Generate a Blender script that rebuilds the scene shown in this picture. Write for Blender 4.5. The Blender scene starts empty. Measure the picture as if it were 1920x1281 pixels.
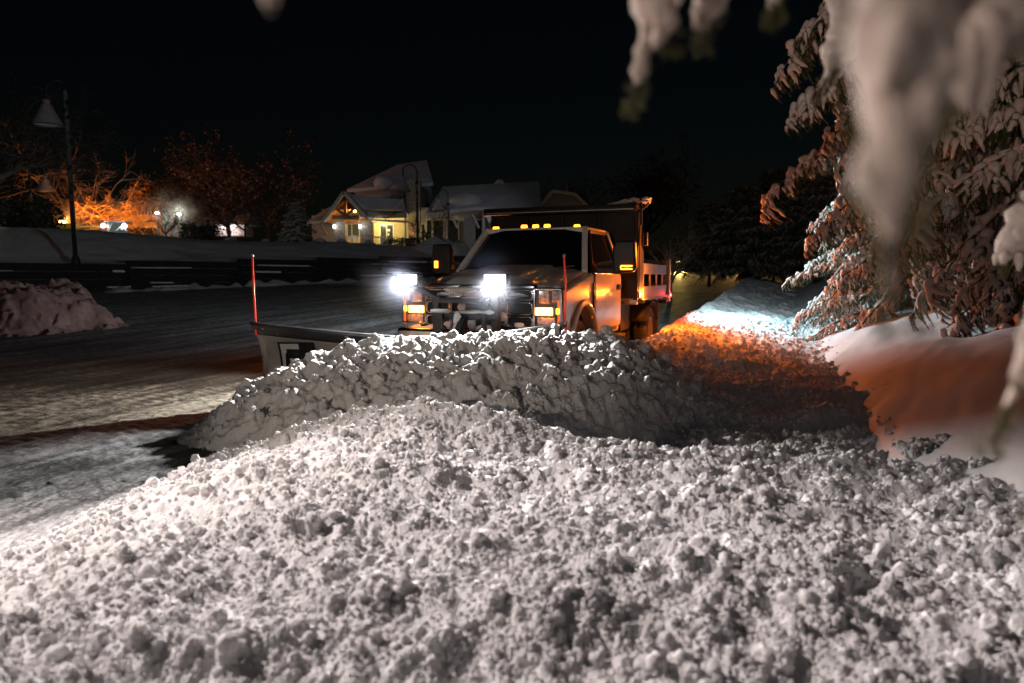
import bpy, math, random
import numpy as np
from mathutils import Vector, Matrix

random.seed(7)
rng = np.random.default_rng(7)
scene = bpy.context.scene
COL = scene.collection
R = math.radians

# ------------------------------------------------------------------ camera model
CAM_H = 1.35
PITCH = R(5.51)
FPX = 1280.0
CP, SP = math.cos(PITCH), math.sin(PITCH)


def P(px, py, Y):
    """world point seen at reference pixel (px, py) at world depth Y"""
    u = (px - 960.0) / FPX
    v = (640.5 - py) / FPX
    k = Y / (CP + v * SP)
    return Vector((u * k, Y, CAM_H + (-SP + v * CP) * k))


def PX(px, Y, py=517):
    return P(px, py, Y).x


def PZ(py, Y):
    return P(960, py, Y).z


# ------------------------------------------------------------------ tagging
def tag(o, label=None, cat=None, group=None, kind=None):
    if label:
        o["label"] = label
    if cat:
        o["category"] = cat
    if group:
        o["group"] = group
    if kind:
        o["kind"] = kind
    return o


def empty(name, loc=(0, 0, 0), rz=0.0, label=None, cat=None, group=None):
    o = bpy.data.objects.new(name, None)
    COL.objects.link(o)
    o.location = loc
    o.rotation_euler = (0, 0, rz)
    o.empty_display_size = 0.1
    return tag(o, label, cat, group)


def link(name, me, mat=None, parent=None):
    o = bpy.data.objects.new(name, me)
    COL.objects.link(o)
    if mat is not None:
        me.materials.append(mat)
    if parent is not None:
        o.parent = parent
    return o


def mesh_arrays(name, V, faces, smooth=True):
    """V (n,3); faces: list of int arrays (m,3) or (m,4)"""
    me = bpy.data.meshes.new(name)
    V = np.ascontiguousarray(V, dtype=np.float32)
    faces = [np.ascontiguousarray(f, dtype=np.int32) for f in faces if len(f)]
    nl = sum(f.size for f in faces)
    nf = sum(len(f) for f in faces)
    me.vertices.add(len(V))
    me.vertices.foreach_set("co", V.ravel())
    me.loops.add(nl)
    me.loops.foreach_set("vertex_index", np.concatenate([f.ravel() for f in faces]))
    tot = np.concatenate([np.full(len(f), f.shape[1], np.int32) for f in faces])
    st = np.zeros(nf, np.int32)
    st[1:] = np.cumsum(tot)[:-1]
    me.polygons.add(nf)
    me.polygons.foreach_set("loop_start", st)
    me.polygons.foreach_set("loop_total", tot)
    me.polygons.foreach_set("use_smooth", np.full(nf, bool(smooth)))
    me.update(calc_edges=True)
    return me


# ------------------------------------------------------------------ mesh builder
class MB:
    def __init__(self):
        self.v = []
        self.f = []

    def add(self, verts, faces, M=None):
        b = len(self.v)
        for p in verts:
            p = Vector(p)
            if M is not None:
                p = M @ p
            self.v.append((p.x, p.y, p.z))
        for f in faces:
            self.f.append(tuple(b + i for i in f))
        return self

    def box(self, c, s, M=None, rz=0, rx=0, ry=0):
        x, y, z = s[0] / 2, s[1] / 2, s[2] / 2
        vs = [(-x, -y, -z), (x, -y, -z), (x, y, -z), (-x, y, -z), (-x, -y, z), (x, -y, z), (x, y, z), (-x, y, z)]
        L = Matrix.Translation(c) @ Matrix.Rotation(rz, 4, 'Z') @ Matrix.Rotation(ry, 4, 'Y') @ Matrix.Rotation(rx, 4, 'X')
        if M is not None:
            L = M @ L
        return self.add(vs, [(0, 3, 2, 1), (4, 5, 6, 7), (0, 1, 5, 4), (1, 2, 6, 5), (2, 3, 7, 6), (3, 0, 4, 7)], L)

    def bar(self, a, b, w, h=None, up=(0, 0, 1)):
        """rectangular bar from a to b"""
        a, b = Vector(a), Vector(b)
        h = h or w
        d = (b - a)
        L = d.length
        d.normalize()
        up = Vector(up)
        if abs(d.dot(up)) > 0.98:
            up = Vector((0, 1, 0))
        s = d.cross(up).normalized()
        t = s.cross(d).normalized()
        M = Matrix((s, d, t)).transposed().to_4x4()
        M.translation = (a + b) / 2
        return self.box((0, 0, 0), (w, L, h), M)

    def prism(self, pts, lo, hi, axis='x', M=None):
        """polygon pts in the two other axes, extruded along axis from lo to hi"""
        n = len(pts)

        def mk(p, k):
            if axis == 'x':
                return (k, p[0], p[1])
            if axis == 'y':
                return (p[0], k, p[1])
            return (p[0], p[1], k)
        vs = [mk(p, lo) for p in pts] + [mk(p, hi) for p in pts]
        fs = [tuple(range(n)), tuple(range(2 * n - 1, n - 1, -1))]
        fs += [(i, i + n, (i + 1) % n + n, (i + 1) % n) for i in range(n)]
        return self.add(vs, fs, M)

    def tube(self, pts, rad, n=8, cap=True):
        pts = [Vector(p) for p in pts]
        if not hasattr(rad, '__len__'):
            rad = [rad] * len(pts)
        b = len(self.v)
        prev = None
        for i, p in enumerate(pts):
            d = (pts[min(i + 1, len(pts) - 1)] - pts[max(i - 1, 0)]).normalized()
            ref = prev if prev is not None else (Vector((0, 0, 1)) if abs(d.z) < 0.9 else Vector((1, 0, 0)))
            s = d.cross(ref)
            if s.length < 1e-5:
                s = d.cross(Vector((0, 1, 0)))
            s.normalize()
            t = s.cross(d).normalized()
            prev = t
            for k in range(n):
                a = 2 * math.pi * k / n
                q = p + (s * math.cos(a) + t * math.sin(a)) * rad[i]
                self.v.append((q.x, q.y, q.z))
        for i in range(len(pts) - 1):
            for k in range(n):
                k2 = (k + 1) % n
                self.f.append((b + i * n + k, b + i * n + k2, b + (i + 1) * n + k2, b + (i + 1) * n + k))
        if cap:
            self.f.append(tuple(b + k for k in range(n))[::-1])
            self.f.append(tuple(b + (len(pts) - 1) * n + k for k in range(n)))
        return self

    def lathe(self, prof, n=24, M=None, closed=False):
        """profile (r, h) revolved round local Z"""
        vs, fs = [], []
        m = len(prof)
        for k in range(n):
            a = 2 * math.pi * k / n
            for r, h in prof:
                vs.append((r * math.cos(a), r * math.sin(a), h))
        mm = m if closed else m - 1
        for k in range(n):
            k2 = (k + 1) % n
            for j in range(mm):
                j2 = (j + 1) % m
                fs.append((k * m + j, k2 * m + j, k2 * m + j2, k * m + j2))
        return self.add(vs, fs, M)

    def grid(self, fn, nu, nv):
        b = len(self.v)
        for i in range(nu + 1):
            for j in range(nv + 1):
                p = fn(i / nu, j / nv)
                self.v.append((p[0], p[1], p[2]))
        for i in range(nu):
            for j in range(nv):
                a = b + i * (nv + 1) + j
                self.f.append((a, a + nv + 1, a + nv + 2, a + 1))
        return self

    def blob(self, c, s, seed=0, amp=0.25, sub=2):
        V, F = ico(sub)
        q = V * (1 + amp * (fbm3(V * 1.6 + seed * 7.3) - 0.5) * 2)[:, None]
        q = q * np.array(s) + np.array(c)
        b = len(self.v)
        self.v.extend(map(tuple, q))
        self.f.extend(tuple(int(b + i) for i in t) for t in F)
        return self

    def build(self, name, mat, parent=None, bevel=0.0, smooth=False, seg=2, solid=0.0):
        me = bpy.data.meshes.new(name)
        me.from_pydata(self.v, [], self.f)
        me.validate()
        o = link(name, me, mat, parent)
        if solid:
            m = o.modifiers.new("solid", 'SOLIDIFY')
            m.thickness = solid
            m.offset = -1
        if bevel:
            m = o.modifiers.new("bevel", 'BEVEL')
            m.width = bevel
            m.segments = seg
            m.limit_method = 'ANGLE'
            m.angle_limit = R(40)
        if smooth:
            for p in me.polygons:
                p.use_smooth = True
        if bevel and not smooth:
            for p in me.polygons:
                p.use_smooth = True
            m = o.modifiers.new("wn", 'WEIGHTED_NORMAL')
            m.keep_sharp = True
        return o


# ------------------------------------------------------------------ numpy noise
def _hash(ix, iy, iz=0):
    h = (ix.astype(np.int64) * 374761393 + iy.astype(np.int64) * 668265263 + np.int64(iz) * 2147483647 if np.isscalar(iz)
         else ix.astype(np.int64) * 374761393 + iy.astype(np.int64) * 668265263 + iz.astype(np.int64) * 1274126177)
    h = (h ^ (h >> 13)) * 1274126177
    h = h ^ (h >> 16)
    return (h & 0xFFFFFF).astype(np.float64) / 0xFFFFFF


def vn2(x, y, s=0):
    ix, iy = np.floor(x), np.floor(y)
    fx, fy = x - ix, y - iy
    fx, fy = fx * fx * (3 - 2 * fx), fy * fy * (3 - 2 * fy)
    ix = ix + s * 57
    iy = iy + s * 131
    a, b = _hash(ix, iy), _hash(ix + 1, iy)
    c, d = _hash(ix, iy + 1), _hash(ix + 1, iy + 1)
    return (a * (1 - fx) + b * fx) * (1 - fy) + (c * (1 - fx) + d * fx) * fy


def fbm2(x, y, oct=4, s=0, gain=0.5):
    t, a, n = 0.0, 1.0, 0.0
    for k in range(oct):
        t = t + a * vn2(x * 2 ** k + 17.1 * k, y * 2 ** k - 9.7 * k, s + k)
        n += a
        a *= gain
    return t / n


def vn3(p):
    i = np.floor(p)
    f = p - i
    f = f * f * (3 - 2 * f)
    r = 0
    for dx in (0, 1):
        for dy in (0, 1):
            for dz in (0, 1):
                w = (f[:, 0] if dx else 1 - f[:, 0]) * (f[:, 1] if dy else 1 - f[:, 1]) * (f[:, 2] if dz else 1 - f[:, 2])
                r = r + w * _hash(i[:, 0] + dx, i[:, 1] + dy, i[:, 2] + dz)
    return r


def fbm3(p, oct=3):
    t, a, n = 0, 1.0, 0
    for k in range(oct):
        t = t + a * vn3(p * 2 ** k + 11.3 * k)
        n += a
        a *= 0.5
    return t / n


_ico = {}


def ico(sub):
    if sub not in _ico:
        import bmesh
        bm = bmesh.new()
        bmesh.ops.create_icosphere(bm, subdivisions=sub, radius=1.0)
        bm.verts.ensure_lookup_table()
        V = np.array([v.co[:] for v in bm.verts])
        F = np.array([[v.index for v in f.verts] for f in bm.faces])
        bm.free()
        _ico[sub] = (V, F)
    return _ico[sub]


def smooth(t):
    t = np.clip(t, 0, 1)
    return t * t * (3 - 2 * t)


# ------------------------------------------------------------------ materials
def mat(name, col, rough=0.6, metal=0.0, var=0.15, vs=6.0, bump=0.0, bs=40.0, coat=0.0, emit=None, estr=0.0, spec=0.5,
        snow=None, alpha=None, trans=0.0, sss=0.0):
    """procedural principled material; snow=(lo,hi,colour): settled snow where the surface faces up"""
    m = bpy.data.materials.new(name)
    m.use_nodes = True
    nt = m.node_tree
    b = nt.nodes["Principled BSDF"]
    N = nt.nodes.new
    tc = N("ShaderNodeTexCoord")
    nz = N("ShaderNodeTexNoise")
    nz.inputs["Scale"].default_value = vs
    nz.inputs["Detail"].default_value = 5
    nt.links.new(tc.outputs["Object"], nz.inputs["Vector"])
    rp = N("ShaderNodeValToRGB")
    lo = [max(0, c * (1 - var)) for c in col]
    hi = [min(1, c * (1 + var)) for c in col]
    rp.color_ramp.elements[0].position = 0.32
    rp.color_ramp.elements[1].position = 0.68
    rp.color_ramp.elements[0].color = (*lo, 1)
    rp.color_ramp.elements[1].color = (*hi, 1)
    nt.links.new(nz.outputs["Fac"], rp.inputs["Fac"])
    out = rp.outputs["Color"]
    if snow:
        g = N("ShaderNodeNewGeometry")
        sx = N("ShaderNodeSeparateXYZ")
        nt.links.new(g.outputs["Normal"], sx.inputs[0])
        mr = N("ShaderNodeMapRange")
        mr.inputs["From Min"].default_value = snow[0]
        mr.inputs["From Max"].default_value = snow[1]
        nt.links.new(sx.outputs["Z"], mr.inputs["Value"])
        nn = N("ShaderNodeTexNoise")
        nn.inputs["Scale"].default_value = snow[3] if len(snow) > 3 else 3.0
        nt.links.new(tc.outputs["Object"], nn.inputs["Vector"])
        mr2 = N("ShaderNodeMapRange")
        mr2.inputs["From Min"].default_value = 0.38
        mr2.inputs["From Max"].default_value = 0.5
        nt.links.new(nn.outputs["Fac"], mr2.inputs["Value"])
        mu = N("ShaderNodeMath")
        mu.operation = 'MULTIPLY'
        nt.links.new(mr.outputs[0], mu.inputs[0])
        nt.links.new(mr2.outputs[0], mu.inputs[1])
        mx = N("ShaderNodeMix")
        mx.data_type = 'RGBA'
        nt.links.new(mu.outputs[0], mx.inputs["Factor"])
        nt.links.new(out, mx.inputs["A"])
        mx.inputs["B"].default_value = (*snow[2], 1)
        out = mx.outputs["Result"]
    nt.links.new(out, b.inputs["Base Color"])
    b.inputs["Roughness"].default_value = rough
    b.inputs["Metallic"].default_value = metal
    b.inputs["Specular IOR Level"].default_value = spec
    b.inputs["Coat Weight"].default_value = coat
    b.inputs["Transmission Weight"].default_value = trans
    if sss:
        b.inputs["Subsurface Weight"].default_value = sss
        b.inputs["Subsurface Radius"].default_value = (0.02, 0.02, 0.02)
    if emit:
        b.inputs["Emission Color"].default_value = (*emit, 1)
        b.inputs["Emission Strength"].default_value = estr
    if bump:
        nb = N("ShaderNodeTexNoise")
        nb.inputs["Scale"].default_value = bs
        nb.inputs["Detail"].default_value = 6
        nt.links.new(tc.outputs["Object"], nb.inputs["Vector"])
        bp = N("ShaderNodeBump")
        bp.inputs["Strength"].default_value = bump
        bp.inputs["Distance"].default_value = 0.02
        nt.links.new(nb.outputs["Fac"], bp.inputs["Height"])
        nt.links.new(bp.outputs["Normal"], b.inputs["Normal"])
    return m


SN = (0.78, 0.78, 0.80)
M = {}
M['snow'] = mat('churned snow', (0.80, 0.79, 0.80), 0.65, var=0.06, vs=5, bump=0.7, bs=90, spec=0.25)
M['snow_grain'] = mat('snow grain', (0.82, 0.80, 0.81), 0.65, var=0.05, vs=2, bump=0.5, bs=6, spec=0.2)
M['snow_smooth'] = mat('wind packed snow', (0.74, 0.73, 0.74), 0.6, var=0.07, vs=1.5, bump=0.25, bs=14, spec=0.25)
M['snow_tree'] = mat('clinging snow', (0.70, 0.64, 0.60), 0.6, var=0.08, vs=12, bump=0.3, bs=60, spec=0.2)
M['snow_near'] = mat('tan lit branch snow', (0.60, 0.50, 0.44), 0.7, var=0.25, vs=18, bump=0.4, bs=60, spec=0.15)  # warm lamp tint put into the snow colour
M['snow_dirty'] = mat('dirty snow', (0.25, 0.17, 0.155), 0.7, var=0.3, vs=2.5, bump=0.6, bs=20, spec=0.2)
M['needles'] = mat('spruce needles', (0.055, 0.075, 0.028), 0.55, var=0.5, vs=5, spec=0.3)
M['needles_dark'] = mat('dark conifer needles', (0.03, 0.042, 0.026), 0.6, var=0.4, vs=1.2, spec=0.2)
M['bark'] = mat('bark', (0.07, 0.05, 0.04), 0.85, var=0.4, vs=9, bump=0.6, bs=30)
M['bark_snow'] = mat('snow dusted bark', (0.075, 0.055, 0.045), 0.85, var=0.4, vs=9, snow=(0.35, 0.75, (0.5, 0.5, 0.5), 2.0))
M['bark_pale'] = mat('pale bare twigs', (0.19, 0.13, 0.08), 0.8, var=0.35, vs=3, snow=(0.3, 0.8, (0.55, 0.52, 0.48), 2.0))
M['deadleaf'] = mat('dead oak leaves', (0.11, 0.05, 0.028), 0.8, var=0.5, vs=0.8, snow=(0.55, 0.9, (0.35, 0.3, 0.3), 0.9))
M['paint'] = mat('pale truck paint', (0.74, 0.72, 0.70), 0.25, var=0.08, vs=3, coat=0.5, bump=0.0)
M['black'] = mat('black steel', (0.012, 0.012, 0.013), 0.55, spec=0.25, var=0.3, vs=6, bump=0.15, bs=25)
M['trim'] = mat('black plastic trim', (0.018, 0.018, 0.02), 0.5, var=0.25, vs=9, spec=0.3)
M['rubber'] = mat('tyre rubber', (0.02, 0.02, 0.021), 0.75, var=0.3, vs=12, bump=0.4, bs=60)
M['chrome'] = mat('grille chrome', (0.55, 0.55, 0.57), 0.18, metal=1.0, var=0.15, vs=20)
M['steel'] = mat('galvanised steel', (0.36, 0.36, 0.37), 0.4, metal=0.55, var=0.2, vs=7, bump=0.12, bs=20)
M['rail'] = mat('dull grey rail steel', (0.09, 0.09, 0.10), 0.6, metal=0.0, var=0.25, vs=7, bump=0.12, bs=20)
M['blade'] = mat('scuffed moldboard steel', (0.40, 0.36, 0.33), 0.42, metal=0.35, var=0.28, vs=3.5, bump=0.2, bs=14)
M['glass'] = mat('dark tinted glass', (0.006, 0.007, 0.009), 0.06, var=0.1, coat=0.0, spec=0.6)
M['lens'] = mat('clear lamp lens', (0.42, 0.36, 0.32), 0.15, metal=0.4, var=0.5, vs=30, coat=0.6)
M['lens_amber_glow'] = mat('amber reflector', (0.65, 0.16, 0.02), 0.2, var=0.2, vs=30, emit=(1, 0.22, 0.01), estr=0.35)  # weak glow added, the reflector has no lamp of its own
M['amber'] = mat('lit amber lens', (0.8, 0.3, 0.02), 0.3, emit=(1.0, 0.33, 0.025), estr=5)
M['amber_hot'] = mat('lit amber turn lamp', (0.8, 0.35, 0.05), 0.3, emit=(1.0, 0.42, 0.06), estr=14)
M['red'] = mat('lit red lens', (0.7, 0.02, 0.02), 0.3, emit=(1.0, 0.03, 0.05), estr=7)
M['white_led'] = mat('lit white lamp face', (0.9, 0.9, 0.9), 0.3, emit=(0.86, 0.9, 1.0), estr=40)
M['marker'] = mat('fluorescent red rod', (0.85, 0.07, 0.04), 0.4, var=0.1, emit=(1, 0.06, 0.03), estr=0.16)  # slight emission brightens the rod, which is no lamp
M['white'] = mat('white lettering', (0.72, 0.71, 0.70), 0.5, var=0.08)
M['dark'] = mat('dark interior', (0.006, 0.006, 0.007), 0.8, var=0.2)
M['timber'] = mat('weathered dark timber', (0.012, 0.011, 0.011), 0.85, var=0.5, vs=4, bump=0.4, bs=12)
M['lamp_paint'] = mat('dark lamp paint', (0.02, 0.022, 0.025), 0.5, var=0.2, snow=(0.45, 0.85, (0.6, 0.58, 0.6), 4.0))
M['shade'] = mat('lamp shade enamel', (0.42, 0.38, 0.37), 0.55, var=0.2, vs=8)
M['siding'] = mat('cream clapboard', (0.60, 0.50, 0.27), 0.7, var=0.08, vs=2)
M['siding_grey'] = mat('grey siding', (0.32, 0.31, 0.32), 0.75, var=0.1, vs=2)
M['stone'] = mat('ledge stone', (0.30, 0.25, 0.19), 0.85, var=0.6, vs=5, bump=0.7, bs=8)
M['wood'] = mat('warm pine boards', (0.42, 0.20, 0.07), 0.55, var=0.25, vs=4)
M['beam'] = mat('dark timber truss', (0.13, 0.07, 0.035), 0.7, var=0.3, vs=5)
M['white_trim'] = mat('white painted trim', (0.66, 0.64, 0.60), 0.55, var=0.06)
M['roof_snow'] = mat('snow covered roof', (0.55, 0.55, 0.58), 0.7, var=0.12, vs=0.7, bump=0.3, bs=3)
M['window'] = mat('window glass at night', (0.03, 0.035, 0.035), 0.08, var=0.3, spec=0.6)
M['window_warm'] = mat('dim window glass', (0.05, 0.06, 0.05), 0.1, var=0.3, emit=(0.4, 0.5, 0.3), estr=0.05)
M['door'] = mat('glazed door', (0.03, 0.04, 0.05), 0.15, var=0.2)
M['paper'] = mat('white notice paper', (0.75, 0.73, 0.7), 0.6, var=0.05, emit=(0.8, 0.8, 0.7), estr=0.25)  # faint glow put into the paper itself
M['orange_plaster'] = mat('pale plaster wall', (0.55, 0.48, 0.42), 0.8, var=0.25, vs=1.2)
M['yellow'] = mat('yellow machine paint', (0.70, 0.50, 0.03), 0.4, var=0.12, vs=4)
M['globe'] = mat('warm bulb', (0.9, 0.7, 0.3), 0.3, emit=(1.0, 0.62, 0.12), estr=9)
M['sconce'] = mat('cool sconce glass', (0.9, 0.9, 0.9), 0.3, emit=(0.9, 0.95, 1.0), estr=9)
M['beacon'] = mat('amber beacon', (0.9, 0.4, 0.1), 0.3, emit=(1.0, 0.45, 0.12), estr=30)
M['redsmall'] = mat('small red light', (0.8, 0.05, 0.05), 0.3, emit=(1, 0.08, 0.08), estr=1.2)
M['rock'] = mat('boulder', (0.2, 0.19, 0.18), 0.85, var=0.3, vs=3, snow=(0.1, 0.5, SN, 1.0))
M['shrub'] = mat('shrub leaves', (0.05, 0.06, 0.03), 0.7, var=0.5, vs=3, snow=(0.5, 0.9, (0.6, 0.6, 0.6), 2.0))
M['sign_back'] = mat('reflective sign sheet', (0.55, 0.6, 0.6), 0.4, var=0.08)
M['sign_red'] = mat('red sign border', (0.5, 0.03, 0.03), 0.4, var=0.1)

# ------------------------------------------------------------------ terrain functions
def lot_h(x, y):
    y = np.asarray(y, float)
    return 0.036 * (np.clip(y, 12, 90) - 12)


YB = [-3, 0, 1.5, 2.25, 3.46, 5.5, 8.2, 15.4, 28, 60]
XB = [0.6, 0.9, 1.25, 1.62, 2.15, 2.9, 3.85, 6.5, 11.5, 24]


def bank_edge(y):
    return np.interp(y, YB, XB)


def bank_h(x, y):
    d = (x - bank_edge(y)) * 0.92
    up = 0.26 + 0.62 * (1 - np.exp(-np.clip(d, 0, 50) / 1.0)) + 0.045 * np.clip(d, 0, 8)
    dn = 0.26 + 1.6 * np.clip(d, -3, 0)
    h = np.where(d > 0, up, dn)
    far = smooth((y - 14) / 16)
    return h * (1 - 0.15 * far) + lot_h(x, y)


def windrow_h(x, y):
    xc = np.interp(y, [4.5, 5.6, 7.4, 9.4, 12, 18.5, 28, 36], [0.6, 0.95, 1.42, 2.06, 3.0, 5.75, 9.6, 12.8])
    hw = np.interp(y, [5, 7, 9, 12, 30], [0.34, 0.36, 0.44, 0.52, 0.62])
    d = (x - xc) * 0.93
    left = hw * (1 - np.clip(-d / 0.62, 0, 1.4) ** 1.6)
    tro = np.maximum((bank_edge(y) - xc) * 0.93, 0.6)
    right = hw - (hw - 0.26) * smooth(np.clip(d / tro, 0, 1)) * 0.5 - (hw - 0.26) * 0.5 * np.clip(d / tro, 0, 1.3)
    h = np.where(d < 0, left, right)
    return np.where(y > 4.6, h, -0.3) * smooth((y - 4.6) / 1.0) * (1 - smooth((y - 30) / 6)) + lot_h(x, y)


def fore_h(x, y):
    xe = np.interp(y, [-2, 0.5, 2, 3.24, 4.0, 4.5, 5.0], [-3.3, -2.9, -2.6, -2.42, -2.3, -2.15, -1.75])
    yc = np.interp(x, [-2.4, -1.7, -1.1, -0.56, 0.3, 1.1, 2.0, 2.7], [4.55, 4.55, 4.45, 4.3, 4.15, 3.9, 3.55, 3.35])
    hc = np.interp(x, [-2.4, -1.7, -1.1, -0.56, -0.1, 0.4, 1.1, 2.0, 2.7], [0.04, 0.18, 0.39, 0.50, 0.43, 0.35, 0.36, 0.34, 0.34])
    near = np.interp(y, [0, 1.2, 3, 4.4], [0.38, 0.40, 0.41, 0.43])
    fl = np.clip((x - xe) / 1.35, 0, 1)
    h = near * fl ** 0.8
    k = smooth((y - (yc - 1.3)) / 1.3)
    h = h * (1 - k) + hc * k
    fall = smooth((y - yc) / 0.75)
    h = h * (1 - fall) - 0.05 * fall
    return np.where(x < xe, -0.12, h)


PXX = [-3.1, -2.83, -2.5, -2.26, -1.97, -1.5, -1.0, -0.55, -0.1, 0.3, 0.97, 1.22, 1.45, 1.8, 2.2]
PHH = [-0.1, 0.04, 0.26, 0.43, 0.58, 0.67, 0.75, 0.78, 0.83, 0.82, 0.78, 0.69, 0.50, 0.34, 0.2]


def pile_h(x, y):
    hc = np.interp(x, PXX, PHH)
    yc = np.interp(x, [-3, -1, 0.2, 1.3, 2.2], [6.35, 6.2, 6.1, 6.35, 6.5])
    front = np.clip((yc - y) / np.interp(x, [-3, -1.5, 0, 1.5, 2.2], [0.9, 1.55, 1.7, 1.5, 1.2]), 0, 1)
    fr = hc * (1 - front) ** 0.72 + 0.10 * np.sin(np.pi * front) * (hc > 0.3)
    back = np.clip((y - yc - 0.22) / 0.42, 0, 1)
    bk = hc * (1 - back ** 1.5)
    return np.where(y < yc, fr, bk) - 0.02


def hollow_h(x, y):
    left = smooth((x + 2.15 + 0.25 * (y - 5)) / 0.5)
    yy = smooth((y - 4.0) / 0.4) * (1 - smooth((y - 6.6) / 0.6))
    right = smooth((x - 0.4) / 1.6)
    return left * yy * (0.08 + 0.10 * right) - 0.06 * (1 - left * yy)


# ------------------------------------------------------------------ parking lot
def polar(th0, th1, nth, r0, r1, nr):
    th = np.linspace(th0, th1, nth)
    r = np.exp(np.linspace(math.log(r0), math.log(r1), nr))
    T, RR = np.meshgrid(th, r)
    return np.sin(T) * RR, np.cos(T) * RR, RR


def quads(nr, nth):
    i = np.arange(nr - 1)[:, None] * nth + np.arange(nth - 1)[None, :]
    return np.stack([i, i + 1, i + nth + 1, i + nth], -1).reshape(-1, 4)


def lot():
    nr, nth = 620, 560
    X, Y, RR = polar(R(-80), R(80), nth, 0.5, 420, nr)
    dx, dy = 0.365, 0.931
    U = X * dx + Y * dy
    V = X * dy - Y * dx
    fine = np.clip(1 - RR / 30, 0, 1)
    streak = fbm2(V * 5.0, U * 0.45, 4, 3)
    H = lot_h(X, Y) + 0.018 * (streak - 0.5) * fine
    nb = fbm2(X * 2.2, Y * 2.2, 4, 9)
    scr = fbm2(V * 22.0, U * 0.9, 3, 13)
    rut = np.zeros_like(X)
    for v0 in (-6.3, -7.9, -9.0, -10.7, -4.6, -13.0, -14.6, 1.1, -0.6):
        vv = V - v0 - 0.25 * np.sin(U * 0.22 + v0)
        rut = np.maximum(rut, np.exp(-(vv / 0.16) ** 2) - 0.45 * np.exp(-((np.abs(vv) - 0.24) / 0.07) ** 2))
    fl = fbm2(X * 14, Y * 14, 3, 21)
    near = smooth((4.9 - Y) / 0.5) * smooth((-1.2 - X) / 0.8)
    patch = smooth((Y - 4.6) / 0.5) * smooth((8.9 - Y + 0.8 * (nb - 0.5)) / 1.4) * smooth((-2.3 - X) / 0.4)
    snowy = 0.20 + 0.55 * (streak - 0.42) + 0.12 * (nb - 0.5) + 0.36 * (scr - 0.5) - 0.16 * rut
    snowy = snowy + near * 0.22 + patch * (0.30 + 0.45 * (fl - 0.42) + 0.5 * (scr - 0.5))
    snowy = snowy + 0.25 * smooth((Y - 12) / 8) + 1.0 * smooth((Y - 29 - 3 * (X < 0) + 0.4 * X * (X < 0)) / 3)
    clump = np.clip(fl - 0.60, 0, 1) * 0.12 * fine * smooth((snowy - 0.2) / 0.5) * smooth((RR - 3) / 2)
    crumbs = np.clip(fbm2(X * 26, Y * 26, 2, 5) - 0.58, 0, 1) * 0.06 * smooth((-X - 1.2) / 0.3) * smooth((X + 3.3 + 0.16 * Y) / 0.9) * (Y < 5)
    H = H + clump + crumbs + 0.02 * near + (0.010 * (scr - 0.5) - 0.012 * rut) * fine
    me = mesh_arrays("parking_lot", np.stack([X, Y, H], -1).reshape(-1, 3), [quads(nr, nth)[:, ::-1]])
    a = me.attributes.new("snowy", 'FLOAT', 'POINT')
    a.data.foreach_set("value", np.clip(snowy, 0, 1).ravel().astype(np.float32))
    m = bpy.data.materials.new("scraped asphalt with snow film")
    m.use_nodes = True
    nt = m.node_tree
    b = nt.nodes["Principled BSDF"]
    at = nt.nodes.new("ShaderNodeAttribute")
    at.attribute_name = "snowy"
    tc = nt.nodes.new("ShaderNodeTexCoord")
    mp = nt.nodes.new("ShaderNodeMapping")
    mp.inputs["Rotation"].default_value = (0, 0, R(21.4))
    mp.inputs["Scale"].default_value = (24, 0.9, 1)
    nz = nt.nodes.new("ShaderNodeTexNoise")
    nz.inputs["Scale"].default_value = 1.0
    nz.inputs["Detail"].default_value = 7
    nz.inputs["Roughness"].default_value = 0.7
    n2 = nt.nodes.new("ShaderNodeTexNoise")
    n2.inputs["Scale"].default_value = 38
    n2.inputs["Detail"].default_value = 6
    nt.links.new(tc.outputs["Object"], mp.inputs[0])
    nt.links.new(mp.outputs[0], nz.inputs["Vector"])
    nt.links.new(tc.outputs["Object"], n2.inputs["Vector"])
    ad = nt.nodes.new("ShaderNodeMath")
    ad.operation = 'ADD'
    nt.links.new(nz.outputs["Fac"], ad.inputs[0])
    nt.links.new(n2.outputs["Fac"], ad.inputs[1])
    a3 = nt.nodes.new("ShaderNodeMath")
    a3.operation = 'MULTIPLY_ADD'
    nt.links.new(ad.outputs[0], a3.inputs[0])
    a3.inputs[1].default_value = 0.75
    a3.inputs[2].default_value = -0.77
    a4 = nt.nodes.new("ShaderNodeMath")
    nt.links.new(a3.outputs[0], a4.inputs[0])
    nt.links.new(at.outputs["Fac"], a4.inputs[1])
    rp = nt.nodes.new("ShaderNodeValToRGB")
    rp.color_ramp.elements[0].position = 0.05
    rp.color_ramp.elements[0].color = (0.022, 0.022, 0.024, 1)
    rp.color_ramp.elements[1].position = 0.85
    rp.color_ramp.elements[1].color = (0.72, 0.71, 0.72, 1)
    e = rp.color_ramp.elements.new(0.35)
    e.color = (0.13, 0.125, 0.125, 1)
    nt.links.new(a4.outputs[0], rp.inputs["Fac"])
    nt.links.new(rp.outputs["Color"], b.inputs["Base Color"])
    b.inputs["Roughness"].default_value = 0.62
    bp = nt.nodes.new("ShaderNodeBump")
    bp.inputs["Strength"].default_value = 0.3
    bp.inputs["Distance"].default_value = 0.010
    nt.links.new(ad.outputs[0], bp.inputs["Height"])
    nt.links.new(bp.outputs["Normal"], b.inputs["Normal"])
    o = link("parking_lot", me, m)
    tag(o, kind="structure", label="dark scraped parking lot with a thin streaky film of snow", cat="parking lot")


lot()


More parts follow.
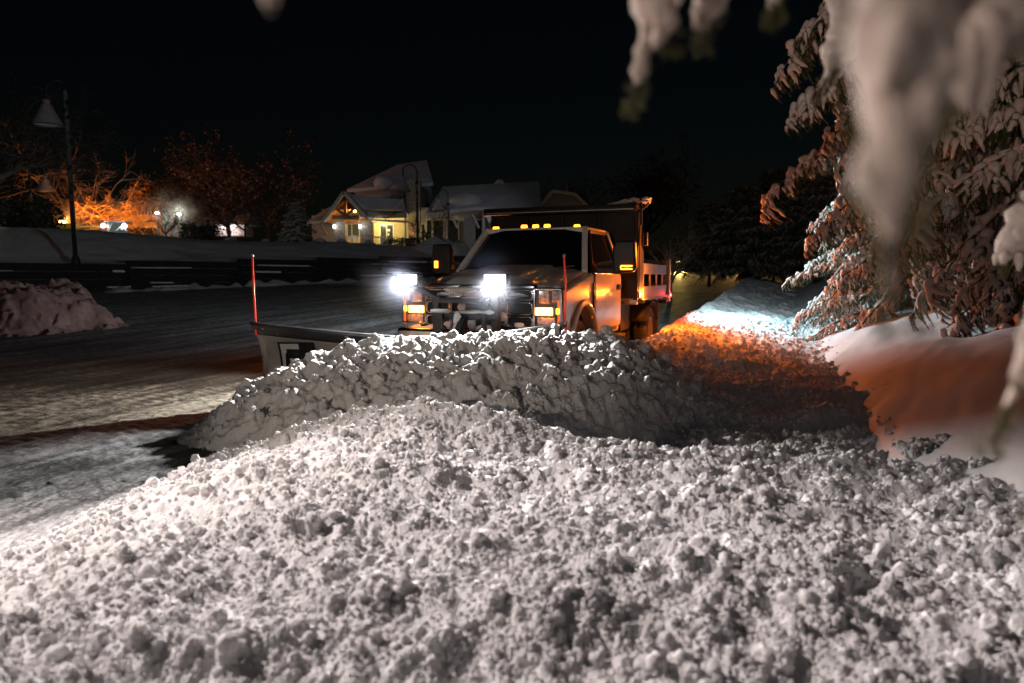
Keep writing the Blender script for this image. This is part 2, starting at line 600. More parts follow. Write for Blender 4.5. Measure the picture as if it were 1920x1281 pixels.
# ------------------------------------------------------------------ right snow bank
def bank():
    ny, nd = 420, 240
    y = np.concatenate([np.linspace(-3, 0.3, 20), np.exp(np.linspace(math.log(0.35), math.log(60), ny - 20))])
    d = np.concatenate([np.linspace(-0.6, 4, 190), np.linspace(4.08, 16, 50)])
    D, Y = np.meshgrid(d, y)
    X = bank_edge(Y) + D
    U = X * 0.365 + Y * 0.931
    V = X * 0.931 - Y * 0.365
    rip = fbm2(U * 0.5 + V * 0.5, V * 3.0 - U * 1.2, 4, 31)
    mound = fbm2(X * 0.8, Y * 0.8, 3, 12)
    H = bank_h(X, Y) + 0.09 * (rip - 0.5) * smooth((Y - 1.5) / 3) + 0.22 * (mound - 0.5) * smooth(D / 1.5)
    H = H + 0.012 * (fbm2(X * 9, Y * 9, 3, 77) - 0.5)
    me = mesh_arrays("snow_bank", np.stack([X, Y, H], -1).reshape(-1, 3), [quads(ny, nd)])
    o = link("snow_bank", me, M['snow_smooth'])
    tag(o, kind="structure", label="smooth wind packed snow bank rising under the big snowy spruce", cat="snow bank")


bank()


# ------------------------------------------------------------------ churned snow: windrow, foreground, pile
_gt = []


def grains_tree():
    """geometry nodes: rough rounded grains on every loose point, sized by the 'grain' attribute"""
    if _gt:
        return _gt[0]
    g = bpy.data.node_groups.new("snow_grains", 'GeometryNodeTree')
    g.interface.new_socket("Geometry", in_out='INPUT', socket_type='NodeSocketGeometry')
    g.interface.new_socket("Geometry", in_out='OUTPUT', socket_type='NodeSocketGeometry')
    N, Lk = g.nodes.new, g.links.new
    gi, go = N("NodeGroupInput"), N("NodeGroupOutput")
    at = N("GeometryNodeInputNamedAttribute")
    at.data_type = 'FLOAT'
    at.inputs["Name"].default_value = "grain"
    cmp_ = N("FunctionNodeCompare")
    cmp_.data_type = 'FLOAT'
    cmp_.operation = 'GREATER_THAN'
    Lk(at.outputs["Attribute"], cmp_.inputs["A"])
    cmp_.inputs["B"].default_value = 0.0001
    m2p = N("GeometryNodeMeshToPoints")
    Lk(gi.outputs[0], m2p.inputs["Mesh"])
    Lk(cmp_.outputs[0], m2p.inputs["Selection"])
    g2i = N("GeometryNodeJoinGeometry")
    for k in range(9):
        ic = N("GeometryNodeMeshIcoSphere")
        ic.inputs["Radius"].default_value = 1.0
        ic.inputs["Subdivisions"].default_value = 4 if k < 5 else 3
        nz = N("ShaderNodeTexNoise")
        nz.noise_dimensions = '4D'
        nz.inputs["W"].default_value = k * 3.7
        nz.inputs["Scale"].default_value = 1.35
        nz.inputs["Detail"].default_value = 4.0
        nz.inputs["Roughness"].default_value = 0.62
        sub = N("ShaderNodeVectorMath")
        sub.operation = 'SUBTRACT'
        sub.inputs[1].default_value = (0.5, 0.5, 0.5)
        Lk(nz.outputs["Color"], sub.inputs[0])
        sc = N("ShaderNodeVectorMath")
        sc.operation = 'SCALE'
        sc.inputs["Scale"].default_value = 1.55
        Lk(sub.outputs[0], sc.inputs[0])
        sp = N("GeometryNodeSetPosition")
        Lk(ic.outputs["Mesh"], sp.inputs["Geometry"])
        Lk(sc.outputs[0], sp.inputs["Offset"])
        ss = N("GeometryNodeSetShadeSmooth")
        Lk(sp.outputs[0], ss.inputs[0])
        sm = N("GeometryNodeSetMaterial")
        sm.inputs["Material"].default_value = M['snow_grain']
        Lk(ss.outputs[0], sm.inputs["Geometry"])
        gi_ = N("GeometryNodeGeometryToInstance")
        Lk(sm.outputs[0], gi_.inputs[0])
        Lk(gi_.outputs[0], g2i.inputs[0])
    iop = N("GeometryNodeInstanceOnPoints")
    Lk(m2p.outputs[0], iop.inputs["Points"])
    Lk(g2i.outputs[0], iop.inputs["Instance"])
    iop.inputs["Pick Instance"].default_value = True
    rv = N("FunctionNodeRandomValue")
    rv.data_type = 'FLOAT_VECTOR'
    rv.inputs["Min"].default_value = (0, 0, 0)
    rv.inputs["Max"].default_value = (6.28, 6.28, 6.28)
    e2r = N("FunctionNodeEulerToRotation")
    Lk(rv.outputs[0], e2r.inputs[0])
    Lk(e2r.outputs[0], iop.inputs["Rotation"])
    ri = N("FunctionNodeRandomValue")
    ri.data_type = 'INT'
    ri.inputs[4].default_value = 0
    ri.inputs[5].default_value = 8
    Lk(ri.outputs[2], iop.inputs["Instance Index"])
    rs = N("FunctionNodeRandomValue")
    rs.data_type = 'FLOAT_VECTOR'
    rs.inputs["Min"].default_value = (0.75, 0.75, 0.7)
    rs.inputs["Max"].default_value = (1.2, 1.2, 1.1)
    rs.inputs["Seed"].default_value = 5
    ms = N("ShaderNodeVectorMath")
    ms.operation = 'SCALE'
    Lk(rs.outputs[0], ms.inputs[0])
    Lk(at.outputs["Attribute"], ms.inputs["Scale"])
    # the attribute has to be read on the points
    Lk(ms.outputs[0], iop.inputs["Scale"])
    jn = N("GeometryNodeJoinGeometry")
    Lk(gi.outputs[0], jn.inputs[0])
    Lk(iop.outputs[0], jn.inputs[0])
    Lk(jn.outputs[0], go.inputs[0])
    _gt.append(g)
    return g


def churned():
    nth, nr = 1300, 1420
    t0, t1, r0, r1 = R(-66), R(64), 0.75, 36.0
    X, Y, RR = polar(t0, t1, nth, r0, r1, nr)
    dth = (t1 - t0) / (nth - 1)
    dl = math.log(r1 / r0) / (nr - 1)
    pile = pile_h(X, Y)
    base = np.maximum(np.maximum(fore_h(X, Y), hollow_h(X, Y)), windrow_h(X, Y))
    ispile = pile > base
    base = np.maximum(base, pile)
    # where the bank is higher, sink under it
    bk = bank_h(X, Y)
    over = (X > bank_edge(Y)) & (Y > 0.2)
    d = X - bank_edge(Y)
    base = np.where(over, np.where(d < 0.45, np.maximum(base, bk - 0.02 - 0.25 * np.clip(d, 0, 1)), bk - 0.3), base)
    inside = base > lot_h(X, Y) + 0.005
    # broad lumps
    amp = np.clip((base - lot_h(X, Y)) / 0.15, 0, 1)
    wx = fbm2(X * 3, Y * 3, 3, 40) - 0.5
    wy = fbm2(X * 3 + 50, Y * 3, 3, 41) - 0.5
    B = base + amp * (0.13 * (fbm2(X * 2.3, Y * 2.3, 3, 50) - 0.5) + 0.14 * (fbm2(X * 2.0 + wx, Y * 5.0 + wy, 3, 53) - 0.5) + 0.085 * (fbm2(X * 6 + wx, Y * 6 + wy, 3, 51) - 0.5)
                      + 0.038 * (0.35 - np.abs(fbm2(X * 11 + 2 * wx, Y * 11 + 2 * wy, 2, 52) * 2 - 1)))
    msk = ispile & inside
    xs, ys = X[msk], Y[msk]
    for fq, am_, sd in ((5.5, 0.085, 3), (12.0, 0.045, 8)):
        qx, qy = xs * fq + 1.2 * (fbm2(xs * 4, ys * 4, 2, sd) - 0.5), ys * fq + 1.2 * (fbm2(xs * 4 + 9, ys * 4, 2, sd) - 0.5)
        ix, iy = np.floor(qx), np.floor(qy)
        F1 = np.full(xs.shape, 9.0)
        for a_ in (-1, 0, 1):
            for b_ in (-1, 0, 1):
                cx_, cy_ = ix + a_, iy + b_
                F1 = np.minimum(F1, np.hypot(cx_ + _hash(cx_ + sd, cy_) - qx, cy_ + _hash(cx_, cy_ + 31 * sd) - qy))
        B[msk] += am_ * amp[msk] * (0.45 - F1)
    H = B.copy()
    NZ = fbm2(X * 30, Y * 30, 2, 60)
    # clods: power-law radii, uniform in log-polar space
    N = 330000
    th = rng.uniform(t0, t1, N)
    lr = rng.uniform(0, math.log(r1 / r0), N)
    rr = r0 * np.exp(lr)
    rmin = np.maximum(0.0046, 0.0020 * rr)
    rad = np.minimum(rmin * 0.78 * rng.random(N) ** (-1 / 2.85), 0.030)
    ci = (lr / dl).astype(int)
    cj = ((th - t0) / dth).astype(int)
    # extra big clods on the pile and along its crest
    n2 = 420
    px_ = rng.uniform(-2.7, 1.7, n2)
    py_ = 6.55 - np.abs(rng.normal(0, 0.75, n2))
    rad2 = np.minimum(0.022 * rng.random(n2) ** (-1 / 2.4), 0.065)
    rr2 = np.hypot(px_, py_)
    ci = np.concatenate([ci, (np.log(rr2 / r0) / dl).astype(int)])
    cj = np.concatenate([cj, ((np.arctan2(px_, py_) - t0) / dth).astype(int)])
    rad = np.concatenate([rad, rad2])
    ok = (ci > 1) & (ci < nr - 2) & (cj > 1) & (cj < nth - 2)
    ci, cj, rad = ci[ok], cj[ok], rad[ok]
    keep = inside[ci, cj]
    # clustering: thin out clods in patches, fewer on the packed heap
    cl = vn2(X[ci, cj] * 3.5, Y[ci, cj] * 3.5, 70)
    keep &= rng.random(len(ci)) < (0.15 + 1.1 * cl) * np.where(ispile[ci, cj], 0.6, 1.0)
    ci, cj, rad = ci[keep], cj[keep], rad[keep]
    order = np.argsort(-rad)
    lumps = []
    asp = rng.uniform(0.65, 1.0, len(rad))
    sink = rng.uniform(0.0, 0.7, len(rad))
    snap, last = H.copy(), 9.0
    for k in order:
        i, j, r = ci[k], cj[k], rad[k]
        if r < last * 0.62:
            snap, last = H.copy(), r
        rc = RR[i, j]
        di = max(1, int(r * 1.35 / rc / dl) + 1)
        dj = max(1, int(r * 1.35 / rc / dth) + 1)
        i0, i1, j0, j1 = max(0, i - di), min(nr, i + di + 1), max(0, j - dj), min(nth, j + dj + 1)
        sl = (slice(i0, i1), slice(j0, j1))
        d2 = ((X[sl] - X[i, j]) ** 2 + (Y[sl] - Y[i, j]) ** 2) / (r * r)
        d2 = d2 * (0.55 + 0.9 * NZ[sl])
        hb = snap[i, j]
        z = np.where(d2 < 1, hb + r * asp[k] * np.sqrt(np.clip(1 - d2, 0, 1)) - r * sink[k], -9)
        H[sl] = np.maximum(H[sl], z)
        if r > 0.0021 * rc and rc < 16:
            lumps.append((X[i, j], Y[i, j], hb + r * (0.75 - sink[k]), r * 0.92))
    H = H + amp * (0.012 * (fbm2(X * 45, Y * 45, 3, 80) - 0.5) * np.clip(RR / 2, 0.5, 2.5))
    Q = quads(nr, nth)
    inf = inside.ravel()
    ip = ispile.ravel()
    fin = inf[Q].all(1)
    fp = ip[Q].sum(1) >= 2
    V = np.stack([X, Y, np.where(inside, H, H)], -1).reshape(-1, 3)
    # individual clods with overhangs: loose points that geometry nodes turn into rough grains
    L = np.array(lumps)
    lp = pile_h(L[:, 0], L[:, 1]) > np.maximum(np.maximum(fore_h(L[:, 0], L[:, 1]), windrow_h(L[:, 0], L[:, 1])), hollow_h(L[:, 0], L[:, 1]))
    for key, name in ((False, "plowed_snow"), (True, "snow_pile")):
        sel = Q[fin & (fp == key)][:, ::-1]
        used = np.unique(sel)
        mp = np.full(len(V), -1, np.int64)
        mp[used] = np.arange(len(used))
        VV = V[used]
        G = L[lp == key]
        if key:
            G = G[rng.random(len(G)) < 0.4]
            me = mesh_arrays("snow_grains", np.concatenate([G[:, :3], [[0, 6.0, -3], [0.01, 6.0, -3], [0, 6.01, -3]]]), [np.array([[len(G), len(G) + 1, len(G) + 2]])])
            a = me.attributes.new("grain", 'FLOAT', 'POINT')
            a.data.foreach_set("value", np.concatenate([G[:, 3], np.zeros(3)]).astype(np.float32))
            o = link("snow_grains", me, M['snow'])
            md = o.modifiers.new("grains", 'NODES')
            md.node_group = grains_tree()
            tag(o, "loose snow grains and crumbs scattered over the heap before the plow blade", "snow grains", kind="stuff")
            G = G[:0]
        me = mesh_arrays(name, np.concatenate([VV, G[:, :3]]), [mp[sel]])
        a = me.attributes.new("grain", 'FLOAT', 'POINT')
        a.data.foreach_set("value", np.concatenate([np.zeros(len(VV)), G[:, 3]]).astype(np.float32))
        o = link(name, me, M['snow'])
        if not key:
            md = o.modifiers.new("grains", 'NODES')
            md.node_group = grains_tree()
        if key:
            tag(o, "big heap of churned snow being pushed by the plow blade", "snow pile")
        else:
            tag(o, "churned cloddy plowed snow filling the foreground and running back beside the truck", "plowed snow", kind="stuff")


churned()


# ------------------------------------------------------------------ hillside with terrace wall
WA = np.array([-20.2, 27.0])
WD = np.array([0.632, 0.775])
WN = np.array([-0.775, 0.632])


def hill_h(s, d):
    y = WA[1] + WD[1] * s + WN[1] * d
    y0 = WA[1] + WD[1] * s
    base = 0.036 * (np.clip(y0, 12, 90) - 12)
    fade = 1 - smooth((s - 48) / 22)
    top = base + (1.22 + 0.0 * d)
    crest = np.maximum(3.5, base + 1.6) + 0.25 * np.sin(s * 0.35) * 0.5
    foot = base - 0.3 + 0.50 * smooth((d + 2.2) / 2.2)
    up = top + (crest - top) * smooth((d - 0.7) / 5.5) + 0.028 * np.clip(d - 6, 0, 60)
    h = np.where(d < 0.3, foot, up)
    return h * fade + (base - 0.4) * (1 - fade)


def hillside():
    ns, nd = 300, 170
    s = np.linspace(-45, 75, ns)
    d = np.concatenate([np.linspace(-2.4, 0.29, 26), np.linspace(0.31, 8, 54), np.linspace(8.3, 70, 60), np.linspace(74, 300, 30)])
    D, S = np.meshgrid(d, s)
    X = WA[0] + WD[0] * S + WN[0] * D
    Y = WA[1] + WD[1] * S + WN[1] * D
    H = hill_h(S, D)
    rag = fbm2(S * 2.4, D * 1.8, 4, 90)
    H = H + np.where(D < 0.3, 0.8 * (rag - 0.5) * smooth((D + 1.7) / 1.0), 0.22 * (rag - 0.5) * smooth((D - 0.6) / 1.5))
    H = H + 0.5 * (fbm2(S * 0.12, D * 0.12, 2, 95) - 0.5) * smooth((D - 10) / 20)
    me = mesh_arrays("hillside", np.stack([X, Y, H], -1).reshape(-1, 3), [quads(ns, nd)])
    o = link("hillside", me, M['snow_smooth'])
    tag(o, kind="structure", label="snow covered slope above the dark terrace wall", cat="hillside")


hillside()


def hill_z(x, y):
    p = np.array([x, y]) - WA
    return float(hill_h(np.array(p @ WD), np.array(p @ WN)))


def wall():
    root = empty("retaining_wall", (WA[0], WA[1], 0.5), label="long dark stepped timber retaining wall with snow on its ledges", cat="retaining wall")
    mb, sn = MB(), MB()
    off = Vector((WA[0], WA[1], 0.5))
    r = random.Random(3)
    s = -26.0
    rz = math.atan2(WD[1], WD[0])
    while s < 44:
        L = r.uniform(3.6, 6.2)
        y0 = WA[1] + WD[1] * (s + L / 2)
        base = 0.036 * (y0 - 12)
        top = round((base + 1.34) / 0.17) * 0.17
        z = top
        for c in range(4):
            hh = 0.34
            dd = 0.12 - c * 0.15 + r.uniform(-0.02, 0.02)
            ln = L - 0.02
            cs = s + L / 2 + r.uniform(-0.2, 0.2) * (c > 0)
            p = WA + WD * cs + WN * dd
            mb.box(Vector((p[0], p[1], z - hh / 2)) - off, (ln + (0.3 if c else 0), 0.30, hh - 0.012), rz=rz)
            # snow lying on the ledge of each course
            if c > 0:
                q0 = cs - ln / 2 + r.uniform(0, 1.0)
                while q0 < cs + ln / 2 - 0.4:
                    l2 = r.uniform(0.8, 4.2)
                    if r.random() < (0.8, 0.75, 0.35, 0.5)[c]:
                        p2 = WA + WD * (q0 + l2 / 2) + WN * (dd - 0.10)
                        sn.box(Vector((p2[0], p2[1], z + 0.012)) - off, (l2, 0.13, r.uniform(0.02, 0.10)), rz=rz + r.uniform(-0.02, 0.02), ry=r.uniform(-0.012, 0.012))
                    q0 += l2 + r.uniform(0.1, 1.2)
            z -= hh
        s += L
    o = mb.build("timber_courses", M['timber'], root, bevel=0.015)
    o2 = sn.build("ledge_snow", M['snow_smooth'], root, bevel=0.02)


wall()


def heap(name, label, cx, cy, rx, ry, h, seed, material, base_fn, steep=1.0, n=110):
    a = np.linspace(-1.15, 1.15, n)
    A, B = np.meshgrid(a, a)
    rr = np.sqrt(A ** 2 + B ** 2) * (1 + 0.35 * (fbm2(A * 2.2 + seed, B * 2.2, 3, seed) - 0.5))
    X, Y = cx + A * rx, cy + B * ry
    top = 1 - smooth((rr - 0.35 * steep) / (1.02 - 0.35 * steep))
    rug = np.abs(fbm2(A * 5 + seed, B * 5, 4, seed + 3) * 2 - 1)
    H = h * top * (0.80 + 0.6 * (fbm2(A * 3, B * 3, 4, seed + 3) - 0.4) + 0.16 * (0.3 - rug)) + 0.16 * h * (fbm2(A * 13, B * 13, 3, seed + 5) - 0.5) * (top > 0.02)
    H = H + 0.09 * h * np.clip(fbm2(A * 24, B * 24, 2, seed + 8) - 0.5, 0, 1) * smooth((1.15 - rr) / 0.2) * 3
    Z = base_fn(X, Y) + np.where(rr > 1.05, -0.15, H - 0.03)
    me = mesh_arrays(name, np.stack([X, Y, Z], -1).reshape(-1, 3), [quads(n, n)])
    o = link(name, me, material)
    return tag(o, label, "snow pile")


heap("snow_mound", "low dirty pinkish snow mound at the far left edge of the lot", -11.9, 16.0, 2.7, 2.0, 1.06, 5, M['snow_dirty'], lot_h, 1.5, 170)
_hz = np.vectorize(hill_z)
heap("snow_mound", "pale snow mound below the lodge windows behind the truck hood", PX(838, 50), 50.5, 2.6, 1.6, 1.15, 15, M['snow_smooth'], lambda x, y: _hz(x, y), 1.0, 50)

# ------------------------------------------------------------------ the plow truck (local: x = driver side, y = rearward, z = up)
TRUCK_LOC = Vector((-0.396, 7.80, 0.0))
TRUCK_RZ = R(-21.4)
truck = empty("plow_truck", TRUCK_LOC, TRUCK_RZ,
              "pale dump truck with lit plow lamps and amber roof lights pushing the snow heap", "truck")


def TW(p):
    return Matrix.Translation(TRUCK_LOC) @ Matrix.Rotation(TRUCK_RZ, 4, 'Z') @ Vector(p)


def build_truck():
    T = truck
    # ---- hood
    def hood(u, v):
        x = -0.90 + 1.80 * u
        y = 0.03 + 1.33 * v
        e = abs(x) / 0.90
        z = 1.205 + 0.235 * v ** 0.8
        z += 0.055 * (1 - smooth((abs(x) - 0.42) / 0.12)) * smooth((v - 0.02) / 0.2)     # raised centre
        z += 0.02 * math.sin(min(1, e) * math.pi) * (1 - v)
        z -= 0.16 * max(0, e - 0.80) ** 1.5 * 6 * 0.5
        if v < 0.06:
            z -= 0.10 * (1 - v / 0.06) ** 2
        y += 0.10 * e ** 3 * (1 - v)
        return (x, y, float(z))
    MB().grid(hood, 40, 34).build("hood", M['paint'], T, smooth=True, solid=0.02)
    # cowl under the windshield
    MB().box((0, 1.36, 1.40), (1.70, 0.16, 0.05)).build("cowl", M['trim'], T, bevel=0.01)
    # ---- fenders with wheel arches
    for sx in (1, -1):
        cy, cz, ra = 0.97, 0.44, 0.545
        pts = [(0.10, 1.10), (0.14, 1.17), (1.38, 1.385), (1.46, 1.36), (1.46, 0.50)]
        arc = []
        for k in range(0, 19):
            a = math.pi * (k / 18)
            arc.append((cy + ra * math.cos(a), max(0.50, cz + ra * math.sin(a))))
        pts += arc
        pts += [(0.10, 0.52)]
        mb = MB()
        mb.prism(pts, sx * 0.84, sx * 0.985, 'x')
        f = mb.build("fender", M['paint'], T, bevel=0.03, seg=3)
        # flared lip
        lip = MB()
        lp = [(sx * 0.985, cy + (ra + 0.03) * math.cos(math.pi * k / 22), cz + (ra + 0.03) * math.sin(math.pi * k / 22)) for k in range(23)]
        lip.tube(lp, 0.048, 10)
        lip.build("arch_lip", M['paint'], f, smooth=True)
        # inner wheel well
        w = MB()
        w.grid(lambda u, v: (sx * (0.50 + 0.46 * v), cy + (ra + 0.015) * math.cos(math.pi * u), cz + (ra + 0.015) * math.sin(math.pi * u)), 20, 2)
        w.box((sx * 0.49, cy, 0.70), (0.02, 1.1, 0.7))
        w.build("wheel_well", M['dark'], f)
        # upright vent badge behind the arch
        v = MB()
        v.box((sx * 0.992, 1.425, 1.06), (0.022, 0.055, 0.40))
        o = v.build("fender_vent", M['trim'], f, bevel=0.008)
        b = MB()
        for k in range(5):
            zz = 0.925 + k * 0.062
            b.box((sx * 1.006, 1.425, zz), (0.008, 0.032, 0.008))
            b.box((sx * 1.006, 1.425 + 0.012 * (-1) ** k, zz + 0.022), (0.008, 0.008, 0.036))
        b.build("vent_badge", M['chrome'], o)
        r = MB().box((sx * 1.0, 1.33, 0.83), (0.016, 0.03, 0.05))
        r.build("side_reflector", M['lens_amber_glow'], f, bevel=0.004)
    # ---- cab lower body
    mb = MB()
    mb.prism([(-0.955, 0.52), (0.955, 0.52), (0.985, 0.85), (0.955, 1.38), (-0.955, 1.38), (-0.985, 0.85)], 1.44, 3.06, 'y')
    cab = mb.build("cab", M['paint'], T, bevel=0.03, seg=3)
    # roof
    def roof(u, v):
        x = -0.745 + 1.49 * u
        y = 1.93 + 1.14 * v
        e = abs(2 * u - 1)
        z = 2.035 - 0.085 * e ** 3.2 - 0.055 * (1 - v) ** 3 + 0.025 * math.sin(math.pi * v) * (1 - e * e)
        return (x, y, z)
    MB().grid(roof, 26, 16).build("roof", M['paint'], T, smooth=True, solid=0.05)
    # pillars
    mb = MB()
    for sx in (1, -1):
        mb.bar((sx * 0.885, 1.36, 1.38), (sx * 0.715, 1.965, 1.985), 0.075, 0.10)
        mb.bar((sx * 0.93, 3.01, 1.36), (sx * 0.735, 3.01, 1.985), 0.07, 0.12)
        mb.bar((sx * 0.735, 1.95, 1.975), (sx * 0.735, 3.04, 1.985), 0.06, 0.07)
    mb.bar((-0.72, 1.955, 1.975), (0.72, 1.955, 1.975), 0.08, 0.07)
    mb.bar((-0.74, 3.02, 1.975), (0.74, 3.02, 1.975), 0.06, 0.08)
    mb.build("pillars", M['paint'], cab, bevel=0.014)
    # windshield
    def ws(u, v):
        x0 = -0.875 + 1.75 * u
        x1 = -0.705 + 1.41 * u
        c = 0.10 * (1 - (2 * u - 1) ** 2)
        return (x0 + (x1 - x0) * v, 1.375 - c + (0.60) * v, 1.395 + 0.585 * v)
    MB().grid(ws, 16, 8).build("windshield", M['glass'], T, smooth=True)
    mb = MB()
    for sx in (-0.45, 0.25):
        mb.bar((sx, 1.31, 1.415), (sx + 0.50, 1.36, 1.475), 0.016, 0.02)
    mb.build("wiper", M['trim'], T)
    MB().box((0.02, 1.90, 1.88), (0.20, 0.03, 0.06)).build("rear_view_mirror", M['trim'], T, bevel=0.01)
    # rear window / wall
    MB().box((0, 3.03, 1.68), (1.40, 0.01, 0.52)).build("rear_window", M['glass'], T)
    # ---- doors
    for sx in (1, -1):
        mb = MB()
        pts = [(1.50, 0.62), (1.50, 1.33), (1.54, 1.375), (2.93, 1.375), (2.985, 1.30), (2.985, 0.70), (2.95, 0.62)]
        mb.prism(pts, sx * 0.975, sx * 1.003, 'x')
        d = mb.build("door", M['paint'], T, bevel=0.014, seg=3)
        # window glass and frame
        g = [(1.50, 1.385), (2.02, 1.925), (2.88, 1.945), (2.93, 1.385)]
        def lean(y, z, o=0.0):
            t = (z - 1.38) / 0.6
            return (sx * (0.955 - 0.205 * t + o), y, z)
        mb = MB()
        mb.add([lean(*p) for p in g], [(0, 1, 2, 3)])
        mb.build("door_glass", M['glass'], d)
        fr = MB()
        gg = [(1.47, 1.385), (2.005, 1.95), (2.93, 1.965), (2.965, 1.385)]
        for a, b in zip(gg, gg[1:]):
            fr.bar(lean(*a, 0.006), lean(*b, 0.006), 0.03, 0.045)
        fr.build("window_frame", M['trim'], d, bevel=0.006)
        MB().box((sx * 0.99, 2.2, 1.385), (0.03, 1.44, 0.03)).build("belt_molding", M['chrome'], d, bevel=0.006)
        h = MB()
        h.box((sx * 1.018, 2.80, 1.20), (0.035, 0.20, 0.045))
        h.box((sx * 1.006, 2.80, 1.185), (0.012, 0.24, 0.085))
        h.build("handle", M['trim'], d, bevel=0.008)
        # side character crease
        MB().box((sx * 1.004, 2.24, 1.02), (0.008, 1.42, 0.03)).build("crease", M['paint'], d, bevel=0.006)
        # stuck snow streaks along the lower door
        # mirror
        m = MB()
        cx = sx * 1.33
        prof = [(cx - sx * 0.15, 1.375), (cx + sx * 0.12, 1.40), (cx + sx * 0.15, 1.46), (cx + sx * 0.13, 1.80), (cx - sx * 0.12, 1.80), (cx - sx * 0.16, 1.70)]
        m.prism(prof, 1.66, 1.80, 'y')
        mo = m.build("mirror", M['trim'], T, bevel=0.03, seg=3)
        a = MB()
        a.bar((sx * 0.96, 1.66, 1.42), (cx - sx * 0.05, 1.73, 1.41), 0.05, 0.07)
        a.bar((sx * 0.96, 1.66, 1.50), (cx - sx * 0.05, 1.73, 1.55), 0.04, 0.05)
        a.build("mirror_arm", M['trim'], mo, bevel=0.012)
        s = MB()
        for zz in (1.435, 1.475):
            s.box((cx + sx * 0.03, 1.652, zz), (0.155, 0.012, 0.020))
        s.box((cx + sx * -0.045, 1.652, 1.455), (0.012, 0.012, 0.03))
        if sx < 0:
            s = MB().box((cx + sx * 0.06, 1.652, 1.51), (0.06, 0.012, 0.10))
        s.build("mirror_turn_lamp", M['amber'], mo, bevel=0.004)
        MB().box((cx, 1.806, 1.58), (0.22, 0.008, 0.34)).build("mirror_glass", M['glass'], mo)
        # running board
        MB().box((sx * 0.98, 2.20, 0.47), (0.20, 1.60, 0.06)).build("running_board", M['trim'], T, bevel=0.012)
    # ---- roof marker lamps
    for k, x in enumerate((-0.60, -0.17, 0.0, 0.17, 0.60)):
        z = 2.034 - 0.030 * (abs(x) / 0.745) ** 3.2
        mb = MB()
        mb.prism([(1.945, z - 0.02), (1.97, z + 0.026), (2.01, z + 0.028), (2.04, z - 0.01)], x - 0.040, x + 0.040, 'x')
        mb.build("roof_marker_lamp", M['amber'], T, bevel=0.010)
    # ---- front end: grille
    g = MB()
    g.box((0, 0.13, 0.99), (1.36, 0.14, 0.52))
    gr = g.build("grille", M['dark'], T, bevel=0.02)
    c = MB()
    def ring(x0, x1, z0, z1, w, y=0.02, dep=0.05):
        r_ = min(x1 - x0, z1 - z0) * 0.32
        pts = []
        for (cx_, cz_, a0) in ((x1 - r_, z1 - r_, 0), (x0 + r_, z1 - r_, 90), (x0 + r_, z0 + r_, 180), (x1 - r_, z0 + r_, 270)):
            for k in range(5):
                a = R(a0 + 22.5 * k)
                pts.append((cx_ + r_ * math.cos(a), y, cz_ + r_ * math.sin(a)))
        pts.append(pts[0])
        c.tube(pts, w, 6, cap=False)
    for sx in (1, -1):
        for z0, z1 in ((1.08, 1.19), (0.92, 1.05), (0.78, 0.89)):
            ring(min(sx * 0.36, sx * 0.66), max(sx * 0.36, sx * 0.66), z0, z1, 0.012)
        for z in (1.155, 1.105, 1.045, 0.93, 0.885, 0.80):
            c.bar((sx * 0.14, 0.03, z), (sx * 0.40, 0.03, z), 0.03, 0.018)
        c.bar((sx * 0.34, 0.025, 0.78), (sx * 0.34, 0.025, 1.19), 0.022, 0.03)
        c.bar((sx * 0.19, 0.04, 0.79), (sx * 0.19, 0.04, 1.18), 0.016, 0.03)
    c.bar((-0.68, 0.02, 1.225), (0.68, 0.02, 1.225), 0.04, 0.03)
    c.build("grille_bars", M['chrome'], gr, smooth=False, bevel=0.004)
    for sx in (1, -1):
        n = MB()
        for z0 in (0.94, 0.965, 0.99, 1.015, 0.80, 0.82, 0.85, 1.10, 1.13, 1.16):
            n.bar((sx * 0.38, 0.05, z0), (sx * 0.64, 0.05, z0), 0.01, 0.006)
        n.bar((sx * 0.51, 0.056, 0.79), (sx * 0.51, 0.056, 1.17), 0.006, 0.006)
        n.build("grille_mesh", M['trim'], gr)
    e = MB()
    Mx = Matrix.Translation((0, 0.0, 1.0)) @ Matrix.Rotation(R(90), 4, 'X') @ Matrix.Diagonal((0.165, 0.085, 0.03, 1))
    e.lathe([(0, 1), (0.86, 1), (0.9, 1.15), (1.0, 1.0), (1.0, 0)], 28, Mx)
    e.build("oval_emblem", M['trim'], gr, smooth=True)
    # snow packed on the grille and bumper
    r = random.Random(5)
    for (x, z, w, h) in ((-0.02, 1.085, .17, .03), (-0.18, 1.00, .05, .06), (0.0, 0.905, .22, .022), (-0.24, 0.915, .15, .03),
                         (-0.05, 0.80, .05, .09), (0.23, 0.92, .07, .03), (0.33, 0.89, .05, .05), (-0.30, 0.74, .14, .08), (-0.55, 0.68, .2, .09),
                         (0.10, 0.74, .12, .05), (-0.16, 0.66, .1, .07), (-0.20, 1.19, .20, .035), (0.52, 0.80, .06, .03), (0.15, 1.19, .1, .02), (-0.78, 0.66, .14, .10)):
        MB().blob((x, -0.02 - 0.02 * r.random(), z), (w, 0.035, h), seed=int(r.random() * 99), amp=0.5, sub=3).build("packed_snow", M['snow'], T, smooth=True)
